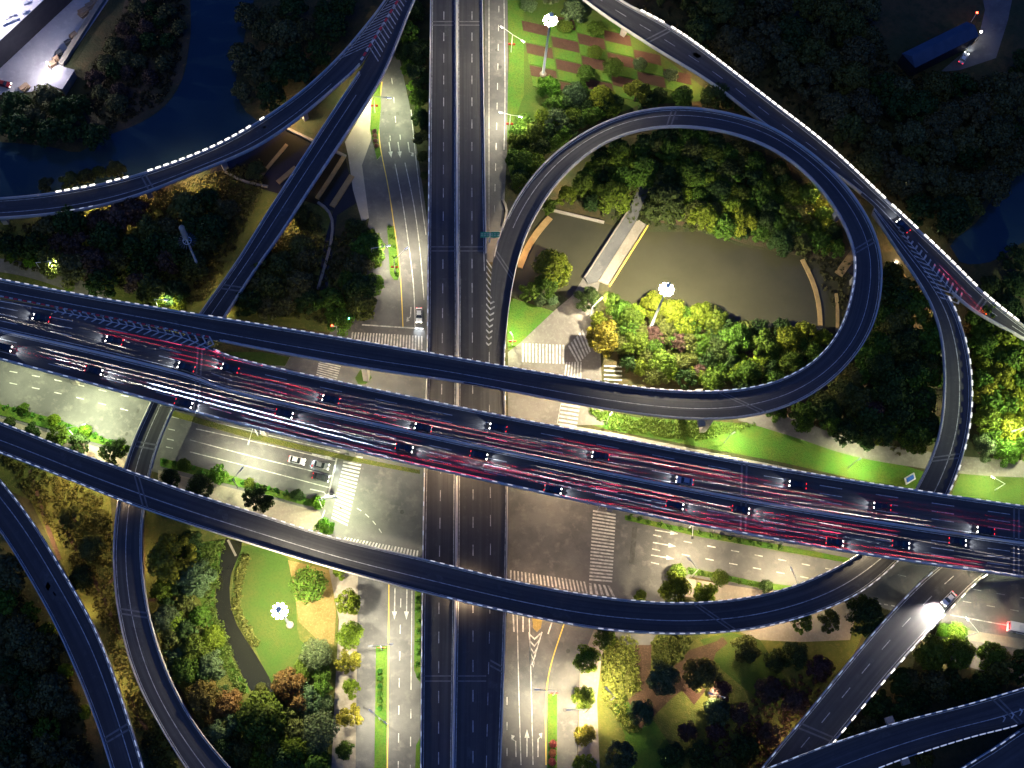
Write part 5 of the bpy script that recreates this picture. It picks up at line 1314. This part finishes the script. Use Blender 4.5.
cover('shrubbery', [(586,409),(625,416),(700,423),(760,425),(700,440),(612,430)], 420, .45, (.1,.16,.025))
cover('shrubbery', [(0,455),(40,470),(100,495),(112,520),(118,610),(150,700),(180,770),(150,770),(100,620),(60,540),(25,492)], 900, .5, (.09,.08,.02))
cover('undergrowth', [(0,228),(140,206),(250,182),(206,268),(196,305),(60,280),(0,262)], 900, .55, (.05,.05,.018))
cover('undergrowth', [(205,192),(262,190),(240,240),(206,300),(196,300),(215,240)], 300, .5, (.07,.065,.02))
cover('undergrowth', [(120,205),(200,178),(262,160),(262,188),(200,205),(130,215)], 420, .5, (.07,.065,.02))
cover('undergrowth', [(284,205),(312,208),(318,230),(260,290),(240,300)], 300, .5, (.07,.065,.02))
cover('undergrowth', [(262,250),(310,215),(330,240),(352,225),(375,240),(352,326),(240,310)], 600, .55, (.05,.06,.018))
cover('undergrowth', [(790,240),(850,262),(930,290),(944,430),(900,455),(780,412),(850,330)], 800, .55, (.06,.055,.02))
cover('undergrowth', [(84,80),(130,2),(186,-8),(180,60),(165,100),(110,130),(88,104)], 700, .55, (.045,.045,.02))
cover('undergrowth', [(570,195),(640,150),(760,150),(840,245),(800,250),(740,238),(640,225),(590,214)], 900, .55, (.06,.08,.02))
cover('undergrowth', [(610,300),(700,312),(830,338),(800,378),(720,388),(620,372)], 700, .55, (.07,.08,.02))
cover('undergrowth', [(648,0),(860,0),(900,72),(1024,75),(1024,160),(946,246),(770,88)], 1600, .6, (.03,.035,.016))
cover('undergrowth', [(760,690),(840,660),(770,768),(690,768),(720,730)], 320, .5, (.085,.05,.03))
cover('undergrowth', [(0,545),(80,700),(95,768),(0,768)], 700, .55, (.035,.045,.018))
cover('undergrowth', [(640,5),(690,35),(770,98),(762,104),(680,46),(630,14)], 250, .5, (.05,.05,.02))
# clipped round bushes and hedges
for i, (x, y) in enumerate(((374.5,131),(375,135.5),(375.5,140.5),(376.5,145.5))): bush(x, y, 6, (.16,.08,.07), f'clipped reddish bush on the green strip by the diagonal ramp, {ords[i]} from the top', 'clipped bushes by the diagonal ramp')
for i in range(6): bush(380, 671+7.5*i, 6, (.06,.15,.02), f'clipped round bush in the south-west median, {ords[i]} from the top', 'clipped bushes of the south-west median')
for i, (x, y) in enumerate(((553,744),(552.5,753),(552,762))): bush(x, y, 8.5, (.25,.08,.06), f'reddish clipped bush in the south-east median, {ords[i]} from the top', 'reddish bushes of the south-east median')
def hedge(px, w, label, col):
    L, Rr = strip_poly(px, w); A = (np.array(L)+np.array(Rr))/2; cl = []
    for a in A:
        for k in range(4): cl.append((a[0]+random.uniform(-.5, .5)*w, a[1]+random.uniform(-.5, .5)*w, .45+random.uniform(0, .3), .55))
    me = leaf_mesh('hedge', leaf_cloud(cl, 30, .28, len(px)+int(w*10))); o = bpy.data.objects.new('hedge', me); C.objects.link(o); o.color = (*col, 1); tag(o, label, 'hedge')
hedge([(418,590),(418,650),(417.5,676)], 1.3, 'narrow green hedge along the left side of the highway at the bottom', (.06,.15,.02))
hedge([(690,571),(712,575.5),(760,585)], 1.4, 'green hedge on the east street verge', (.06,.13,.02))
hedge([(-20,400),(60,424),(128,449)], 1.2, 'green hedge on the west street verge left of the diagonal ramp', (.07,.17,.02))
hedge([(165,461),(250,484),(312,501)], 1.2, 'green hedge on the west street verge right of the diagonal ramp', (.07,.17,.02))
hedge([(630,517),(700,533.5),(780,548)], 1.0, 'thin green hedge along the foot of the busy viaduct', (.07,.13,.02))
hedge([(390,228),(394,250),(397,275)], 1.2, 'green planting in the rounded traffic island', (.07,.16,.02))

# ------------------------------------------------------------------ sky, moonless dusk
sc = bpy.context.scene
w = bpy.data.worlds.new('World'); sc.world = w; w.use_nodes = True
nt = w.node_tree; bg = nt.nodes['Background']; sky = nt.nodes.new('ShaderNodeTexSky'); sky.sky_type = 'NISHITA'; sky.sun_disc = False
sky.sun_elevation = R(1.0); sky.sun_rotation = R(200); sky.ozone_density = 10; sky.air_density = 1.0; sky.dust_density = .2
mul = nt.nodes.new('ShaderNodeMix'); mul.data_type = 'RGBA'; mul.blend_type = 'MULTIPLY'; mul.inputs['Factor'].default_value = 1
mul.inputs[7].default_value = (.75, 3.3, 2.2, 1)        # cool white balance of the night exposure
nt.links.new(sky.outputs[0], mul.inputs[6]); nt.links.new(mul.outputs[2], bg.inputs['Color']); bg.inputs['Strength'].default_value = .15
sd = bpy.data.lights.new('sky_glow', 'SUN'); sd.energy = .14; sd.angle = R(50); sd.color = (.72, .9, .82)
so_ = bpy.data.objects.new('sky_glow', sd); C.objects.link(so_); so_.rotation_euler = (R(18), R(-14), 0)
sc.view_settings.view_transform = 'Standard'; sc.view_settings.look = 'None'; sc.view_settings.gamma = 1; sc.view_settings.use_curve_mapping = False
sc.view_settings.exposure = 1.18
sc.cycles.max_bounces = 4; sc.cycles.diffuse_bounces = 2; sc.cycles.glossy_bounces = 2; sc.cycles.transmission_bounces = 3; sc.cycles.transparent_max_bounces = 4
sc.cycles.sample_clamp_indirect = 3; sc.cycles.use_light_tree = True; sc.cycles.use_denoising = True
